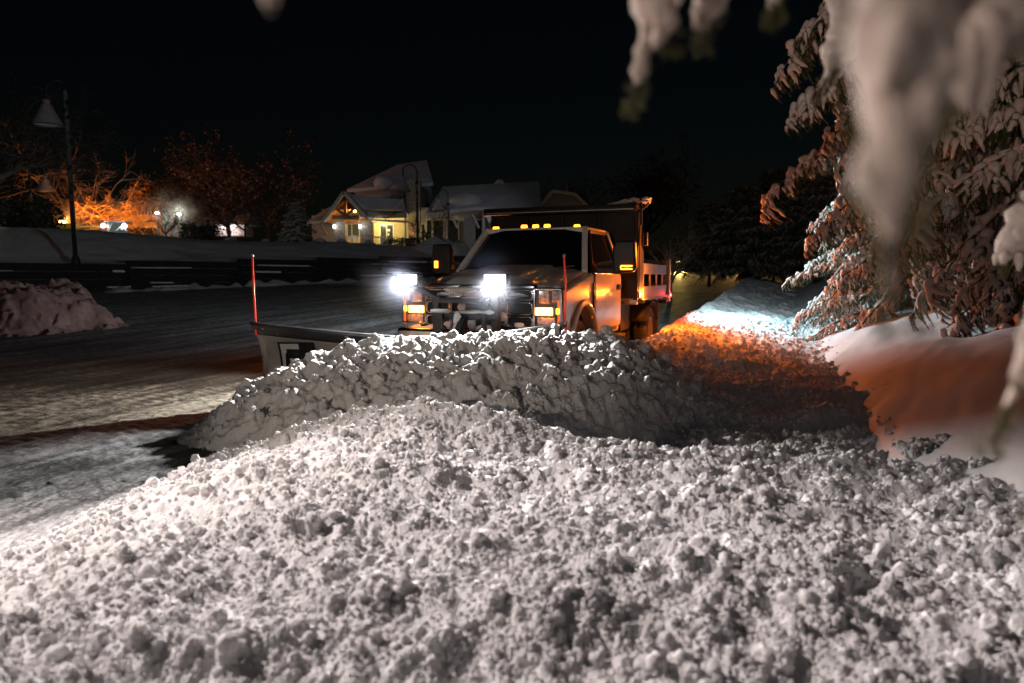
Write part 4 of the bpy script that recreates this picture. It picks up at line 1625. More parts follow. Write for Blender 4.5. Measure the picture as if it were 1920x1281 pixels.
M['needles_lit'] = mat('lit yellow green needle tips', (0.16, 0.15, 0.035), 0.55, var=0.4, vs=20)  # brighter copy of the needles, light put into the colour
near_branches()


def bare_tree(name, label, loc, H, spread, seed, material, levels=4, trunk_h=0.3, lean=(0, 0), group=None, n0=5, up=0.45, leaf=None, leafn=0, trunk_r=None, arch=0.0):
    r = np.random.default_rng(seed)
    root = empty(name, loc, 0, label, "tree", group)
    tk, cr, lf = AM(), AM(), AM()
    tr = trunk_r or 0.022 * H
    th = H * trunk_h
    q = np.linspace(-0.08, 1, 6)
    tp = np.stack([lean[0] * q ** 2, lean[1] * q ** 2, th * q], -1)
    tk.tube(tp, tr * (1 - 0.35 * np.clip(q, 0, 1)), 8)
    tk.build("trunk", material, root)
    tips = []

    def grow(p, d, L, rad, lev):
        m = 6
        pts = [p]
        dd = d.copy()
        for i in range(m):
            dd = dd + r.normal(size=3) * 0.17 + np.array([0, 0, -arch * (i / m)])
            dd /= np.linalg.norm(dd)
            pts.append(pts[-1] + dd * L / m)
        pts = np.array(pts)
        cr.tube(pts, np.linspace(rad, rad * 0.45, m + 1), 5 if lev < 2 else 3)
        if lev >= levels:
            tips.append(pts[-1])
            return
        n = int(r.integers(3, 6))
        for k in range(n):
            i = int(r.integers(2, m + 1))
            ax = r.normal(size=3)
            nd_ = dd * 0.9 + ax * 0.55 + np.array([0, 0, 0.12 * up])
            nd_ /= np.linalg.norm(nd_)
            grow(pts[i], nd_, L * r.uniform(0.5, 0.75), rad * 0.52, lev + 1)
    for k in range(n0):
        a = 2 * math.pi * k / n0 + r.uniform(-0.4, 0.4)
        d = np.array([math.cos(a) * spread, math.sin(a) * spread, up + r.uniform(0, 0.6)])
        d /= np.linalg.norm(d)
        grow(tp[-1 - int(r.integers(0, 2))], d, H * (1 - trunk_h) * r.uniform(0.45, 0.62), tr * 0.6, 1)
    cr.build("branches", material, root)
    if leaf is not None:
        tips = np.array(tips)
        sel = tips[r.integers(0, len(tips), leafn)]
        c = sel + r.normal(size=sel.shape) * 0.03 * H
        d1 = r.normal(size=c.shape)
        d1 /= np.linalg.norm(d1, axis=1)[:, None]
        d2 = np.cross(d1, r.normal(size=c.shape))
        d2 /= np.linalg.norm(d2, axis=1)[:, None]
        s = (0.012 * H * r.uniform(0.5, 1.4, len(c)))[:, None]
        V = np.stack([c - d1 * s, c + d2 * s * 0.7, c + d1 * s, c - d2 * s * 0.7], 1).reshape(-1, 3)
        lf.add(V, np.arange(len(V)).reshape(-1, 4))
        lf.build("crown", leaf, root, sm=False)
    return root


def on_hill(px, Y, sink=0.1):
    x = PX(px, Y, 450)
    return (x, Y, hill_z(x, Y) - sink)


# left side trees
bare_tree("bare_tree", "tall bare tree with snow lined branches at the left edge beside the tall lamp", on_hill(-40, 33), 9.5, 1.5, 21, M['bark_snow'], levels=5, trunk_h=0.2, n0=7, up=0.5)
bare_tree("bare_tree", "low bare tree with spreading twigs at the left edge behind the double post lamp", on_hill(20, 44), 4.6, 1.6, 22, M['bark_pale'], levels=5, trunk_h=0.12, n0=7, up=0.15)
bare_tree("bare_tree", "arching bare tree glowing bright orange above the loader", on_hill(205, 56), 7.4, 1.4, 23, M['bark_pale'], levels=5, trunk_h=0.30, n0=8, up=0.25, arch=0.10)
bare_tree("bare_tree", "tall dim reddish bare tree behind the tall lamp post", on_hill(140, 60), 9.0, 0.9, 24, M['bark_pale'], levels=4, trunk_h=0.16, n0=6, up=0.8)
bare_tree("bare_tree", "small twiggy tree lit white from behind in drifting snow mist", on_hill(312, 50), 3.3, 1.1, 25, M['bark_snow'], levels=4, trunk_h=0.22, n0=6, up=0.6)
bare_tree("bare_tree", "slender dark bare tree standing left of the snowy spruce", on_hill(460, 47), 3.9, 1.0, 26, M['bark_snow'], levels=4, trunk_h=0.3, n0=6, up=0.5)
bare_tree("bare_tree", "bare sapling in front of the lodge porch beside the middle street lamp", on_hill(800, 54), 4.4, 1.0, 27, M['bark_pale'], levels=4, trunk_h=0.3, n0=6, up=0.5)
for px, Y, H, sd, lab in ((345, 78, 11, 31, "dim dark oak standing tallest left of the rusty leaved oaks"), (430, 74, 11.5, 32, "oak holding rusty dead leaves behind the slender bare tree"),
                          (505, 76, 12.0, 33, "oak with rusty dead leaves and snow clumps nearest the lodge roof")):
    bare_tree("oak_tree", lab, on_hill(px, Y), H, 0.9, sd, M['bark'], levels=4, trunk_h=0.25, n0=7, up=0.75, leaf=M['deadleaf'], leafn=2600)
bare_tree("oak_tree", "very dim leafy oak rising behind the right gables of the lodge", on_hill(1062, 92), 13.0, 0.6, 34, M['bark'], levels=4, trunk_h=0.3, n0=6, up=0.9, leaf=M['deadleaf'], leafn=2200)
bare_tree("oak_tree", "faint dark oak between the lodge and the dump body", (PX(1210, 80), 80, 2.3), 15.0, 0.7, 35, M['bark'], levels=4, trunk_h=0.3, n0=6, up=0.9, leaf=M['deadleaf'], leafn=2200)
bare_tree("bare_tree", "thin bare sapling behind the rear of the truck", (PX(1258, 24), 24, 0.4), 3.2, 0.8, 28, M['bark_pale'], levels=4, trunk_h=0.25, n0=6, up=0.8)

make_conifer("spruce_tree", "small snow covered spruce standing alone left of the lodge", on_hill(557, 49.5, 0.0), 2.8, 1.5, 41, far_pro, z0=0.12, whorl=0.26, per=8, fstep=0.2, fscale=0.85, droop=0.35, trunk_r=0.06)
# dark conifers at the far right edge of the lot
for px, Y, H, Rd, sd, lab in ((1330, 34, 4.2, 1.7, 51, "short dark conifer closest to the truck bed"), (1395, 30, 4.6, 2.0, 52, "dark conifer on a bare stem above the yellow lit snow"),
                              (1450, 32, 5.6, 2.1, 53, "tall dark conifer in the middle of the far right group"), (1500, 29, 4.9, 1.9, 54, "frosted dark conifer at the end of the windrow"),
                              (1560, 27, 5.2, 2.0, 55, "dark conifer half hidden behind the big snowy spruce")):
    x = PX(px, Y)
    make_conifer("conifer_tree", lab, (x, Y, float(lot_h(x, Y)) + 0.0), H, Rd, sd, dark_pro, z0=1.0, whorl=0.34, per=7, fstep=0.24, fscale=1.25, droop=0.3,
                 mats=('needles_dark', 'snow_tree'), trunk_r=0.09)


def shrub(name, label, px, Y, n, w, h, seed, material, sz=0.10, lump=None):
    r = np.random.default_rng(seed)
    x, y, z = on_hill(px, Y, 0.05)
    root = empty(name, (x, y, z), 0, label, "shrub")
    st, lf = AM(), AM()
    for k in range(int(w * 10)):
        a = r.uniform(0, 6.28)
        e = np.array([math.cos(a) * w * r.uniform(0.1, 0.5), math.sin(a) * w * 0.3, h * r.uniform(0.5, 1)])
        q = np.linspace(0, 1, 4)[:, None]
        st.tube(e * q * np.array([1, 1, 1]) + np.array([r.uniform(-.3, .3) * w, 0, 0]), np.array([0.012, 0.01, 0.008, 0.004]), 4)
    st.build("stems", M['bark'], root)
    c = r.uniform(-1, 1, (n, 3))
    c = c / np.maximum(1, np.linalg.norm(c, axis=1))[:, None]
    c = c * np.array([w * 0.5, w * 0.3, h * 0.55]) * (0.75 + 0.5 * r.random((n, 1))) + np.array([0, 0, h * 0.5])
    d1 = r.normal(size=c.shape)
    d1 /= np.linalg.norm(d1, axis=1)[:, None]
    d2 = np.cross(d1, r.normal(size=c.shape))
    d2 /= np.linalg.norm(d2, axis=1)[:, None]
    s = sz * r.uniform(0.5, 1.3, (n, 1))
    V = np.stack([c - d1 * s, c + d2 * s * 0.6, c + d1 * s, c - d2 * s * 0.6], 1).reshape(-1, 3)
    lf.add(V, np.arange(len(V)).reshape(-1, 4))
    lf.build("foliage", material, root, sm=False)
    return root


shrub("shrub", "row of dark rounded shrubs in front of the porch railing", 748, 56, 900, 2.4, 0.9, 61, M['shrub'])
shrub("shrub", "loose dark shrub with red lights at the foot of the middle street lamp", 776, 55.5, 500, 1.4, 1.0, 62, M['shrub'])
shrub("shrub", "big snow capped bush at the far left under the bare tree", 60, 40, 1500, 3.2, 1.9, 63, M['shrub'], 0.14)
shrub("shrub", "dark round bush below the orange wall behind the loader", 270, 60, 700, 3.0, 1.3, 64, M['needles_dark'], 0.14)
shrub("shrub", "pale misty bush between the white lit twiggy tree and the bright shed", 375, 46, 900, 2.6, 1.25, 65, M['shrub'], 0.12)

for k, (px, sz) in enumerate(((433, .42), (497, .30), (600, .36), (641, .34), (692, .40))):
    lab = ("snow capped boulder on the crest below the slender bare tree", "smallest snow capped boulder, just left of the snowy spruce", "snow capped boulder on the crest right of the snowy spruce",
           "snow capped boulder in front of the porch railing", "snow capped boulder at the foot of the second stone pillar")[k]
    x, y, z = on_hill(px, 44 + 0.9 * k, 0.05)
    o = MB().blob((0, 0, 0.1), (sz, sz * 0.7, sz * 0.62), seed=k, amp=0.35, sub=3).build("boulder", M['rock'], None, smooth=True)
    o.location = (x, y, z)
    tag(o, lab, "boulder", "boulders along the crest")


# ------------------------------------------------------------------ street lamps
def street_lamp(label, px, Y, py_top, sd, shade_px, bottom=None):
    x, y, z0 = on_hill(px, Y, 0.2)
    if bottom is not None:
        z0 = bottom
    top = PZ(py_top, Y)
    H = top - z0
    sp = (shade_px - px) / FPX * Y
    root = empty("street_lamp", (x, y, z0), 0, label, "street lamp", "bell shaded street lamps along the drive")
    mb = MB()
    ra = abs(sp) / 2
    mb.tube([(0, 0, 0), (0, 0, 0.5), (0, 0, 0.55), (0, 0, H - ra)], [0.16, 0.15, 0.10, 0.085], 14)
    mb.lathe([(0.20, 0), (0.20, 0.35), (0.15, 0.5)], 14)
    mb.lathe([(0.13, H - ra - 0.9), (0.15, H - ra - 0.82), (0.13, H - ra - 0.74)], 14)
    mb.build("post", M['lamp_paint'], root, smooth=True)
    a = MB()
    pts = []
    for k in range(17):
        t = math.pi * k / 16
        pts.append((sp / 2 - sp / 2 * math.cos(t), 0, H - ra + ra * math.sin(t)))
    pts.append((sp, 0, H - ra - 0.45))
    a.tube(pts, 0.05, 10)
    a.build("arm", M['lamp_paint'], root, smooth=True)
    s = MB()
    zt = H - ra - 0.45
    Mx = Matrix.Translation((sp, 0, zt))
    s.lathe([(0.0, 0.10), (0.10, 0.08), (0.13, 0.0), (0.10, -0.10), (0.19, -0.14), (0.23, -0.28), (0.24, -0.32), (0.40, -0.62), (0.55, -0.92), (0.57, -0.96)], 28, Mx)
    sh = s.build("lamp_shade", M['shade'], root, smooth=True, solid=0.02)
    g = MB()
    g.lathe([(0.0, -0.90), (0.50, -0.90), (0.50, -0.92)], 24, Mx)
    g.build("diffuser", M['sign_back'], sh)
    r = MB()
    r.lathe([(0.56, -0.95), (0.60, -0.975), (0.56, -1.0)], 28, Mx)
    r.build("rim", M['lamp_paint'], sh, smooth=True)
    return root


street_lamp("tallest street lamp at the left with an unlit bell shade among bare branches", 139, 30, 152, 0, 104)
street_lamp("street lamp rising in front of the lodge roof with its shade hanging left", 783, 52, 309, 0, 757)
street_lamp("short street lamp at the far left with its shade hanging right and a snow rim", 63, 48, 305, 0, 91)
street_lamp("faint distant street lamp before the right wing of the lodge", 841, 63, 356, 0, 823)

sg = empty("yield_sign", (PX(918, 30), 30, float(lot_h(0, 30)) - 0.1), 0, "small pale inverted triangle road sign showing above the truck windshield", "sign")
zc = PZ(411, 30) - sg.location.z
mb = MB().prism([(-0.20, zc + 0.18), (0.20, zc + 0.18), (0.0, zc - 0.19)], -0.01, 0.01, 'y')
mb.build("sign_panel", M['sign_back'], sg, bevel=0.012)
MB().bar((0, 0.035, 0), (0, 0.035, zc + 0.2), 0.05).build("post", M['lamp_paint'], sg)


# ------------------------------------------------------------------ the lodge
def lodge():
    Y0 = 62.0
    ox, oz = PX(660, Y0, 455), PZ(461, Y0)
    root = empty("lodge", (ox, Y0, oz), 0, "grey lodge with snowy roofs and a lit timber entrance porch on stone pillars", "building")

    def L(px, py, Y):
        p = P(px, py, Y)
        return Vector((p.x - ox, p.y - Y0, p.z - oz))

    def quad(mb, *ps):
        mb.add([Vector(p) for p in ps], [tuple(range(len(ps)))])
    # ---- porch: stone pillars
    yf = 62.0
    for (x0, x1, x2) in ((627, 634, 647), (675, 684, 697)):
        a, b = L(x0, 461, yf), L(x2, 409, yf)
        w = b.x - a.x
        mb = MB()
        mb.box(((a.x + b.x) / 2, 0.45, (b.z - 0.6) / 2 - 0.3), (w, 0.9, b.z + 0.6))
        pl = mb.build("pillar", M['stone'], root, bevel=0.04)
        MB().box(((a.x + b.x) / 2, 0.45, b.z + 0.04), (w + 0.12, 1.02, 0.12)).build("pillar_cap", M['white_trim'], pl, bevel=0.02)
        lx = a.x + 0.05
        lp = MB()
        lp.box((lx, -0.10, b.z - 0.75), (0.16, 0.14, 0.34))
        sc = lp.build("wall_lamp", M['sconce'], pl, bevel=0.02)
        MB().box((lx, -0.10, b.z - 0.55), (0.22, 0.2, 0.05)).build("lamp_cap", M['black'], sc)
    # ---- gable roof of the porch (front gable, ridge running back)
    ap = L(648, 364, yf)
    el = L(611, 416, yf)
    er = L(690, 411, yf)
    depth = 7.0
    n = MB()
    th = 0.28
    for e in (el, er):
        sgn = -1 if e is el else 1
        quad(n, (ap.x, -0.7, ap.z), (e.x, -0.7, e.z), (e.x, depth, e.z), (ap.x, depth, ap.z))
        quad(n, (ap.x, -0.7, ap.z + th), (e.x + 0.1 * sgn, -0.7, e.z + th), (e.x + 0.1 * sgn, depth, e.z + th), (ap.x, depth, ap.z + th))
        quad(n, (e.x, -0.7, e.z), (e.x + 0.1 * sgn, -0.7, e.z + th), (e.x + 0.1 * sgn, depth, e.z + th), (e.x, depth, e.z))
    n.build("porch_roof", M['roof_snow'], root)
    ce = MB()
    for e in (el, er):
        quad(ce, (ap.x, -0.66, ap.z - 0.06), (e.x * 0.97 + ap.x * .03, -0.66, e.z - 0.03), (e.x * .97 + ap.x * .03, depth, e.z - 0.03), (ap.x, depth, ap.z - 0.06))
    ce.build("porch_ceiling", M['wood'], root)
    bb = MB()
    for e in (el, er):
        bb.bar((ap.x, -0.74, ap.z + 0.05), (e.x, -0.74, e.z + 0.05), 0.09, 0.30)
    bb.build("barge_boards", M['white_trim'], root)
    # truss
    t = MB()
    zb = L(648, 408, yf).z
    zt = L(648, 402, yf).z
    t.box((ap.x, -0.2, zb), (er.x - el.x - 1.4, 0.28, 0.34))
    t.bar((ap.x, -0.2, zb), (ap.x, -0.2, ap.z - 0.2), 0.22, 0.24)
    for s in (-1, 1):
        t.bar((ap.x + s * 0.15, -0.2, zb + 0.2), (ap.x + s * 1.05, -0.2, zb + 1.0), 0.18, 0.2)
        t.bar((ap.x, -0.22, ap.z - 0.35), (ap.x + s * 1.75, -0.22, zb + 0.02), 0.2, 0.24)
    t.build("truss", M['beam'], root)
    hd = MB().box((ap.x, 0.3, zb - 0.36), (er.x - el.x - 1.6, 0.3, 0.30))
    hd.build("header_beam", M['wood'], root)
    gl = MB()
    c = L(664, 395, yf)
    gl.lathe([(0, -0.16), (0.12, -0.1), (0.15, 0.02), (0.1, 0.13), (0, 0.16)], 12, Matrix.Translation((c.x, 0.3, c.z)))
    gl.build("pendant_lamp", M['globe'], root, smooth=True)
    # porch floor, railings
    xl, xr = L(600, 460, yf).x, L(762, 460, yf).x
    MB().box(((xl + xr) / 2, 3.0, -0.2), (xr - xl + 0.6, 6.4, 0.3)).build("porch_floor", M['stone'], root)
    rl = MB()
    for (p0, p1, ph, sp_) in ((648, 672, 443, 0.17), (697, 728, 445, 0.15)):
        a, b = L(p0, 459, yf + 0.6), L(p1, ph, yf + 0.6)
        rl.bar((a.x, 0.4, b.z), (b.x, 0.4, b.z), 0.09)
        rl.bar((a.x, 0.4, 0.12), (b.x, 0.4, 0.12), 0.07)
        x = a.x + 0.08
        while x < b.x:
            rl.bar((x, 0.4, 0.1), (x, 0.4, b.z), 0.05)
            x += sp_
        if p0 == 648:
            rl.box((b.x - 0.5, 0.38, b.z / 2), (0.2, 0.2, b.z + 0.12))
    rl.build("railing", M['white_trim'], root)
    # back wall of the porch with window and door
    yw = 66.0
    a, b = L(640, 462, yw), L(764, 405, yw)
    bw = MB()
    zt = b.z + 0.2
    x0, x1 = L(625, 460, yw).x, L(766, 460, yw).x
    ncl = 22
    for k in range(ncl):
        z0 = -0.1 + (zt + 0.1) * k / ncl
        z1 = -0.1 + (zt + 0.1) * (k + 1) / ncl
        bw.prism([(4.0, z0), (3.96, z0), (3.985, z1), (4.0, z1)], x0, x1, 'x')
    bw.build("porch_wall", M['siding'], root)
    MB().box(((x0 + x1) / 2, 2.2, zt + 0.02), (x1 - x0, 4.2, 0.06)).build("porch_soffit", M['siding'], root)
    def window(px0, py0, px1, py1, Y, m='window', trim=0.10, mull=0, parent=None, name="window"):
        p, q = L(px0, py1, Y), L(px1, py0, Y)
        f = MB()
        yy = Y - Y0 - 0.05
        for (c, s) in ((((p.x + q.x) / 2, yy, p.z), (q.x - p.x + trim, 0.08, trim)), (((p.x + q.x) / 2, yy, q.z), (q.x - p.x + trim * 1.4, 0.08, trim)),
                       ((p.x, yy, (p.z + q.z) / 2), (trim, 0.08, q.z - p.z)), ((q.x, yy, (p.z + q.z) / 2), (trim, 0.08, q.z - p.z))):
            f.box(c, s)
        for k in range(mull):
            xx = p.x + (q.x - p.x) * (k + 1) / (mull + 1)
            f.box((xx, yy - 0.002, (p.z + q.z) / 2), (trim * 0.7, 0.07, q.z - p.z - trim))
        w = f.build(name, M['white_trim'], parent or root)
        MB().box(((p.x + q.x) / 2, yy + 0.02, (p.z + q.z) / 2), (q.x - p.x, 0.02, q.z - p.z)).build("pane", M[m], w)
        return w
    window(646, 420, 674, 446, yw, 'window_warm', 0.10, 1)
    d = window(713, 421, 738, 460, yw, 'door', 0.14, 1, name="door")
    nt = L(729, 432, yw)
    MB().box((nt.x, 3.86, nt.z), (0.28, 0.01, 0.2)).build("notice", M['paper'], d)
    nt = L(729, 440, yw)
    MB().box((nt.x, 3.86, nt.z), (0.12, 0.01, 0.24)).build("notice", mat('yellow notice', (0.7, 0.55, 0.05), 0.6, emit=(0.7, 0.5, 0.05), estr=0.2), d)  # notice also given a slight glow of its own
    cr_ = MB()
    cp = L(760, 402, yf)
    cr_.box((L(757, 430, yf).x, 1.0, L(757, 430, yf).z), (0.14, 0.14, L(757, 408, yf).z))
    cr_.build("corner_board", M['white_trim'], root)
    # ---- lower left wing
    yl = 65.0
    w = MB()
    a, b = L(585, 462, yl), L(640, 412, yl)
    w.box(((a.x + b.x) / 2, 4.6, b.z / 2), (b.x - a.x, 3.0, b.z + 0.8))
    w.build("left_wing", M['siding_grey'], root)
    rf = MB()
    e0, e1, r0, r1 = L(574, 416, yl - 1), L(640, 411, yl - 1), L(612, 391, yl + 2.5), L(650, 376, yl + 3.5)
    quad(rf, e0, e1, r1, r0)
    quad(rf, e0 - Vector((0, 0, .22)), e1 - Vector((0, 0, .22)), e1, e0)
    quad(rf, e0, r0, r0 + Vector((0, 4, 0)), e0 + Vector((0, 6, 0)))
    rf.build("wing_roof", M['roof_snow'], root)
    bk = MB()
    bk.bar(L(600, 418, yl - 1), L(612, 440, yl + 0.1), 0.16)
    bk.bar(L(600, 416, yl - 1), L(612, 418, yl + 0.1), 0.16)
    bk.build("eave_bracket", M['siding_grey'], root)
    # ---- main block with big roof
    ym = 69.0
    w = MB()
    a, b = L(668, 470, ym), L(790, 352, ym)
    w.box(((a.x + b.x) / 2, ym - Y0 + 3, b.z / 2), (b.x - a.x, 6, b.z + 0.6))
    w.build("main_wall", M['siding_grey'], root)
    MB().box((L(716, 368, ym).x, ym - Y0 - 0.04, L(716, 368, ym).z), (5.2, 0.06, 0.10)).build("band_board", M['white_trim'], root)
    rf = MB()
    e0, e1 = L(650, 355, ym - 1), L(716, 349, ym - 1)
    k0, k1 = L(745, 309, ym + 4), L(800, 300, ym + 5)
    e2 = L(812, 342, ym - 1)
    quad(rf, e0, e1, e2, k1, k0)
    q = Vector((0, 0, -0.32))
    quad(rf, e0 + q, e1 + q, e1, e0)
    quad(rf, e1 + q, e2 + q, e2, e1)
    quad(rf, e0, k0, k0 + Vector((0, 5, -0.5)), e0 + Vector((0, 7, 0)))
    quad(rf, k0, k1, k1 + Vector((0, 6, -4)), k0 + Vector((0, 6, -4)))
    rf.build("main_roof", M['roof_snow'], root)
    dr = MB()
    c = L(718, 343, ym - 0.8)
    dr.blob((c.x, c.y, c.z), (1.0, 0.8, 0.75), seed=4, amp=0.2, sub=3)
    dr.build("roof_drift", M['roof_snow'], root, smooth=True)
    # chimney-like tower beside the post
    w = MB()
    a, b = L(762, 462, 66), L(787, 338, 66)
    w.box(((a.x + b.x) / 2, 66.8 - Y0, b.z / 2), (b.x - a.x, 1.6, b.z))
    w.build("chimney", M['stone'], root, bevel=0.03)
    # cross gable roof to the right of the porch
    cg = MB()
    p0, p1, p2, p3 = L(650, 364, 62.6), L(756, 374, 66), L(722, 410, 62.6), L(690, 410, 62.6)
    quad(cg, p0, p3, p2, p1)
    p4 = L(764, 408, 62.6)
    quad(cg, p2 + Vector((0, 0.02, 0)), p4, p1)
    cg.build("side_roof", M['roof_snow'], root)
    gb = MB()
    gb.bar(p2 + Vector((0, -0.1, 0)), p1 + Vector((0, -0.1, 0)), 0.08, 0.24)
    gb.bar(L(690, 412, 62.4), L(765, 416, 62.4), 0.10, 0.20)
    gb.build("fascia", M['white_trim'], root)
    # ---- right wing with columns and tall windows
    yr = 64.0
    w = MB()
    a, b = L(790, 470, yr + 2), L(1010, 394, yr + 2)
    w.box(((a.x + b.x) / 2, yr + 2 - Y0 + 2, b.z / 2), (b.x - a.x, 4, b.z + 0.5))
    w.build("right_wing", M['siding_grey'], root)
    rf = MB()
    e0, e1, e2 = L(798, 400, yr - 1), L(892, 388, yr - 1), L(1016, 396, yr - 1)
    k0, k1 = L(830, 350, yr + 5), L(1010, 340, yr + 6)
    quad(rf, e0, e1, k0)
    quad(rf, e1, e2, k1, k0)
    q = Vector((0, 0, -0.3))
    quad(rf, e0 + q, e1 + q, e1, e0)
    quad(rf, e1 + q, e2 + q, e2, e1)
    so = Vector((0, 3.0, -0.3))
    quad(rf, e0 + q, e1 + q, e1 + so, e0 + so)
    quad(rf, e1 + q, e2 + q, e2 + so, e1 + so)
    rf.build("right_roof", M['roof_snow'], root)
    dr = MB()
    c = L(872, 386, yr - 0.2)
    dr.blob((c.x, c.y + 1, c.z), (1.75, 1.2, 1.35), seed=9, amp=0.15, sub=3)
    dr.build("roof_drift", M['roof_snow'], root, smooth=True)
    for px in (834, 907):
        c0 = L(px, 462, yr)
        c1 = L(px, 396, yr)
        MB().box((c0.x, yr - Y0, c1.z / 2), (0.22, 0.22, c1.z)).build("porch_post", M['white_trim'], root)
    c0, c1 = L(880, 462, yr), L(880, 396, yr)
    MB().box((c0.x, yr - Y0 + 0.3, c1.z / 2), (0.95, 0.5, c1.z)).build("broad_column", M['siding_grey'], root)
    for px in (844, 884):
        mb = MB()
        mb.bar(L(px, 398, yr - 0.2), L(px + 14, 428, yr), 0.2)
        mb.build("eave_bracket", M['white_trim'], root)
    for (x0_, x1_) in ((800, 810), (812, 832), (838, 860), (890, 905)):
        window(x0_, 412, x1_, 458, yr + 2, 'window', 0.12, 0)
    window(790, 420, 797, 458, yr + 2, 'window', 0.1, 0)
    # two far gables
    for (x0_, xa, x1_, ya, ye, Yg, sl) in ((902, 937, 970, 340, 372, 70, 0), (1008, 1036, 1106, 360, 392, 72, 1)):
        g = MB()
        a, t_, b = L(x0_, ye, Yg), L(xa, ya, Yg), L(x1_, ye, Yg)
        if sl:
            t2 = L(1078, 366, Yg)
            g.prism([(a.x, -1), (b.x, -1), (b.x, b.z), (t2.x, t2.z), (t_.x, t_.z), (a.x, a.z)], Yg - Y0, Yg - Y0 + 4, 'y')
        else:
            g.prism([(a.x, -1), (b.x, -1), (b.x, b.z), (t_.x, t_.z), (a.x, a.z)], Yg - Y0, Yg - Y0 + 4, 'y')
        go = g.build("gable", M['siding_grey'], root)
        br = MB()
        br.bar(a + Vector((0, -0.2, 0)), t_ + Vector((0, -0.2, 0.05)), 0.35, 0.3)
        if sl:
            br.bar(t_ + Vector((0, -0.2, 0.05)), t2 + Vector((0, -0.2, 0.05)), 0.35, 0.3)
            br.bar(t2 + Vector((0, -0.2, 0.05)), b + Vector((0, -0.2, 0)), 0.35, 0.3)
        else:
            br.bar(t_ + Vector((0, -0.2, 0.05)), b + Vector((0, -0.2, 0)), 0.35, 0.3)
        br.build("barge_boards", M['white_trim'], go)
        if sl:
            v = MB()
            v.tube([t_ + Vector((1.6, 1.5, -0.4)), t_ + Vector((1.6, 1.5, 0.9))], 0.18, 8)
            v.build("vent_pipe", M['siding_grey'], go)
    # tiny red lights near the sapling
    for (px, py) in ((771, 426), (774, 438), (771, 450)):
        c = L(px, py, 60)
        MB().box(c, (0.12, 0.05, 0.16)).build("red_light", M['redsmall'], root)
    return root, L


lodge()


# ------------------------------------------------------------------ loader, orange house, bright shed
def loader():
    Y = 47.0
    x, y = PX(205, Y, 440), Y
    z = PZ(452, Y)
    root = empty("wheel_loader", (x, y, z), R(8), "yellow wheel loader with white headlights and amber beacon behind the left crest", "loader")

    def X(px):
        return (px - 205) / FPX * Y
    b = MB()
    b.prism([(X(100), 0.35), (X(182), 0.35), (X(182), 0.75), (X(100), 0.80)], -0.7, 0.7, 'y')
    b.prism([(X(104), 0.78), (X(150), 0.80), (X(150), 1.15), (X(108), 1.10)], -0.6, 0.6, 'y')
    b.build("body", M['yellow'], root, bevel=0.05)
    h = MB()
    h.prism([(X(184), 0.15), (X(211), 0.15), (X(211), 0.62), (X(184), 0.66)], -0.75, -0.2, 'y')
    h.prism([(X(228), 0.15), (X(242), 0.15), (X(243), 0.55), (X(230), 0.60)], -0.82, 0.1, 'y')
    h.build("hood", M['yellow'], root, bevel=0.05)
    c = MB()
    for px0, px1 in ((211, 222), (222, 243)):
        c.bar((X(px0), -0.7, 0.55), (X(px1) - 0.1, -0.7, 1.22), 0.05)
    c.bar((X(205), -0.7, 1.28), (X(240), -0.7, 1.25), 0.08)
    c.bar((X(243), -0.7, 0.5), (X(238), -0.7, 1.22), 0.05)
    c.bar((X(212), -0.7, 0.2), (X(212), -0.7, 1.25), 0.05)
    c.bar((X(205), 0.6, 1.28), (X(240), 0.6, 1.25), 0.08)
    c.bar((X(206), -0.7, 1.275), (X(206), 0.6, 1.275), 0.08)
    c.bar((X(239), -0.7, 1.25), (X(239), 0.6, 1.25), 0.08)
    cb = c.build("cab_frame", M['steel'], root, bevel=0.01)
    MB().box((X(225), -0.55, 0.80), (X(240) - X(212), 0.03, 0.8)).build("cab_glass", M['window_warm'], cb)
    bo = MB()
    bo.bar((X(150), -0.4, 0.92), (X(215), -0.4, 0.95), 0.10, 0.10)
    bo.build("loader_arm", mat('orange lit arm', (0.5, 0.35, 0.1), 0.4, metal=0.3, emit=(1, 0.5, 0.15), estr=0.25), root)  # orange light on the arm imitated by colour and emission
    for px in (120, 165, 200, 235):
        w = MB()
        Mx = Matrix.Translation((X(px), -0.72, 0.15)) @ Matrix.Rotation(R(90), 4, 'X')
        w.lathe([(0.2, -0.2), (0.55, -0.2), (0.6, -0.1), (0.6, 0.1), (0.55, 0.2), (0.2, 0.2), (0, 0.12)], 20, Mx)
        w.build("wheel", M['rubber'], root, smooth=True)
    for px, zz in ((205, 0.98), (241, 0.96)):
        MB().blob((X(px), -0.85, zz), (0.15, 0.06, 0.13), amp=0.0).build("headlight", M['white_led'], root, smooth=True)
    MB().blob((X(128), -0.2, 1.25), (0.30, 0.15, 0.09), amp=0.0).build("beacon", M['beacon'], root, smooth=True)
    MB().blob((X(104), -0.2, 1.10), (0.08, 0.08, 0.06), amp=0.0).build("side_lamp", M['amber'], root, smooth=True)
    return root


loader()


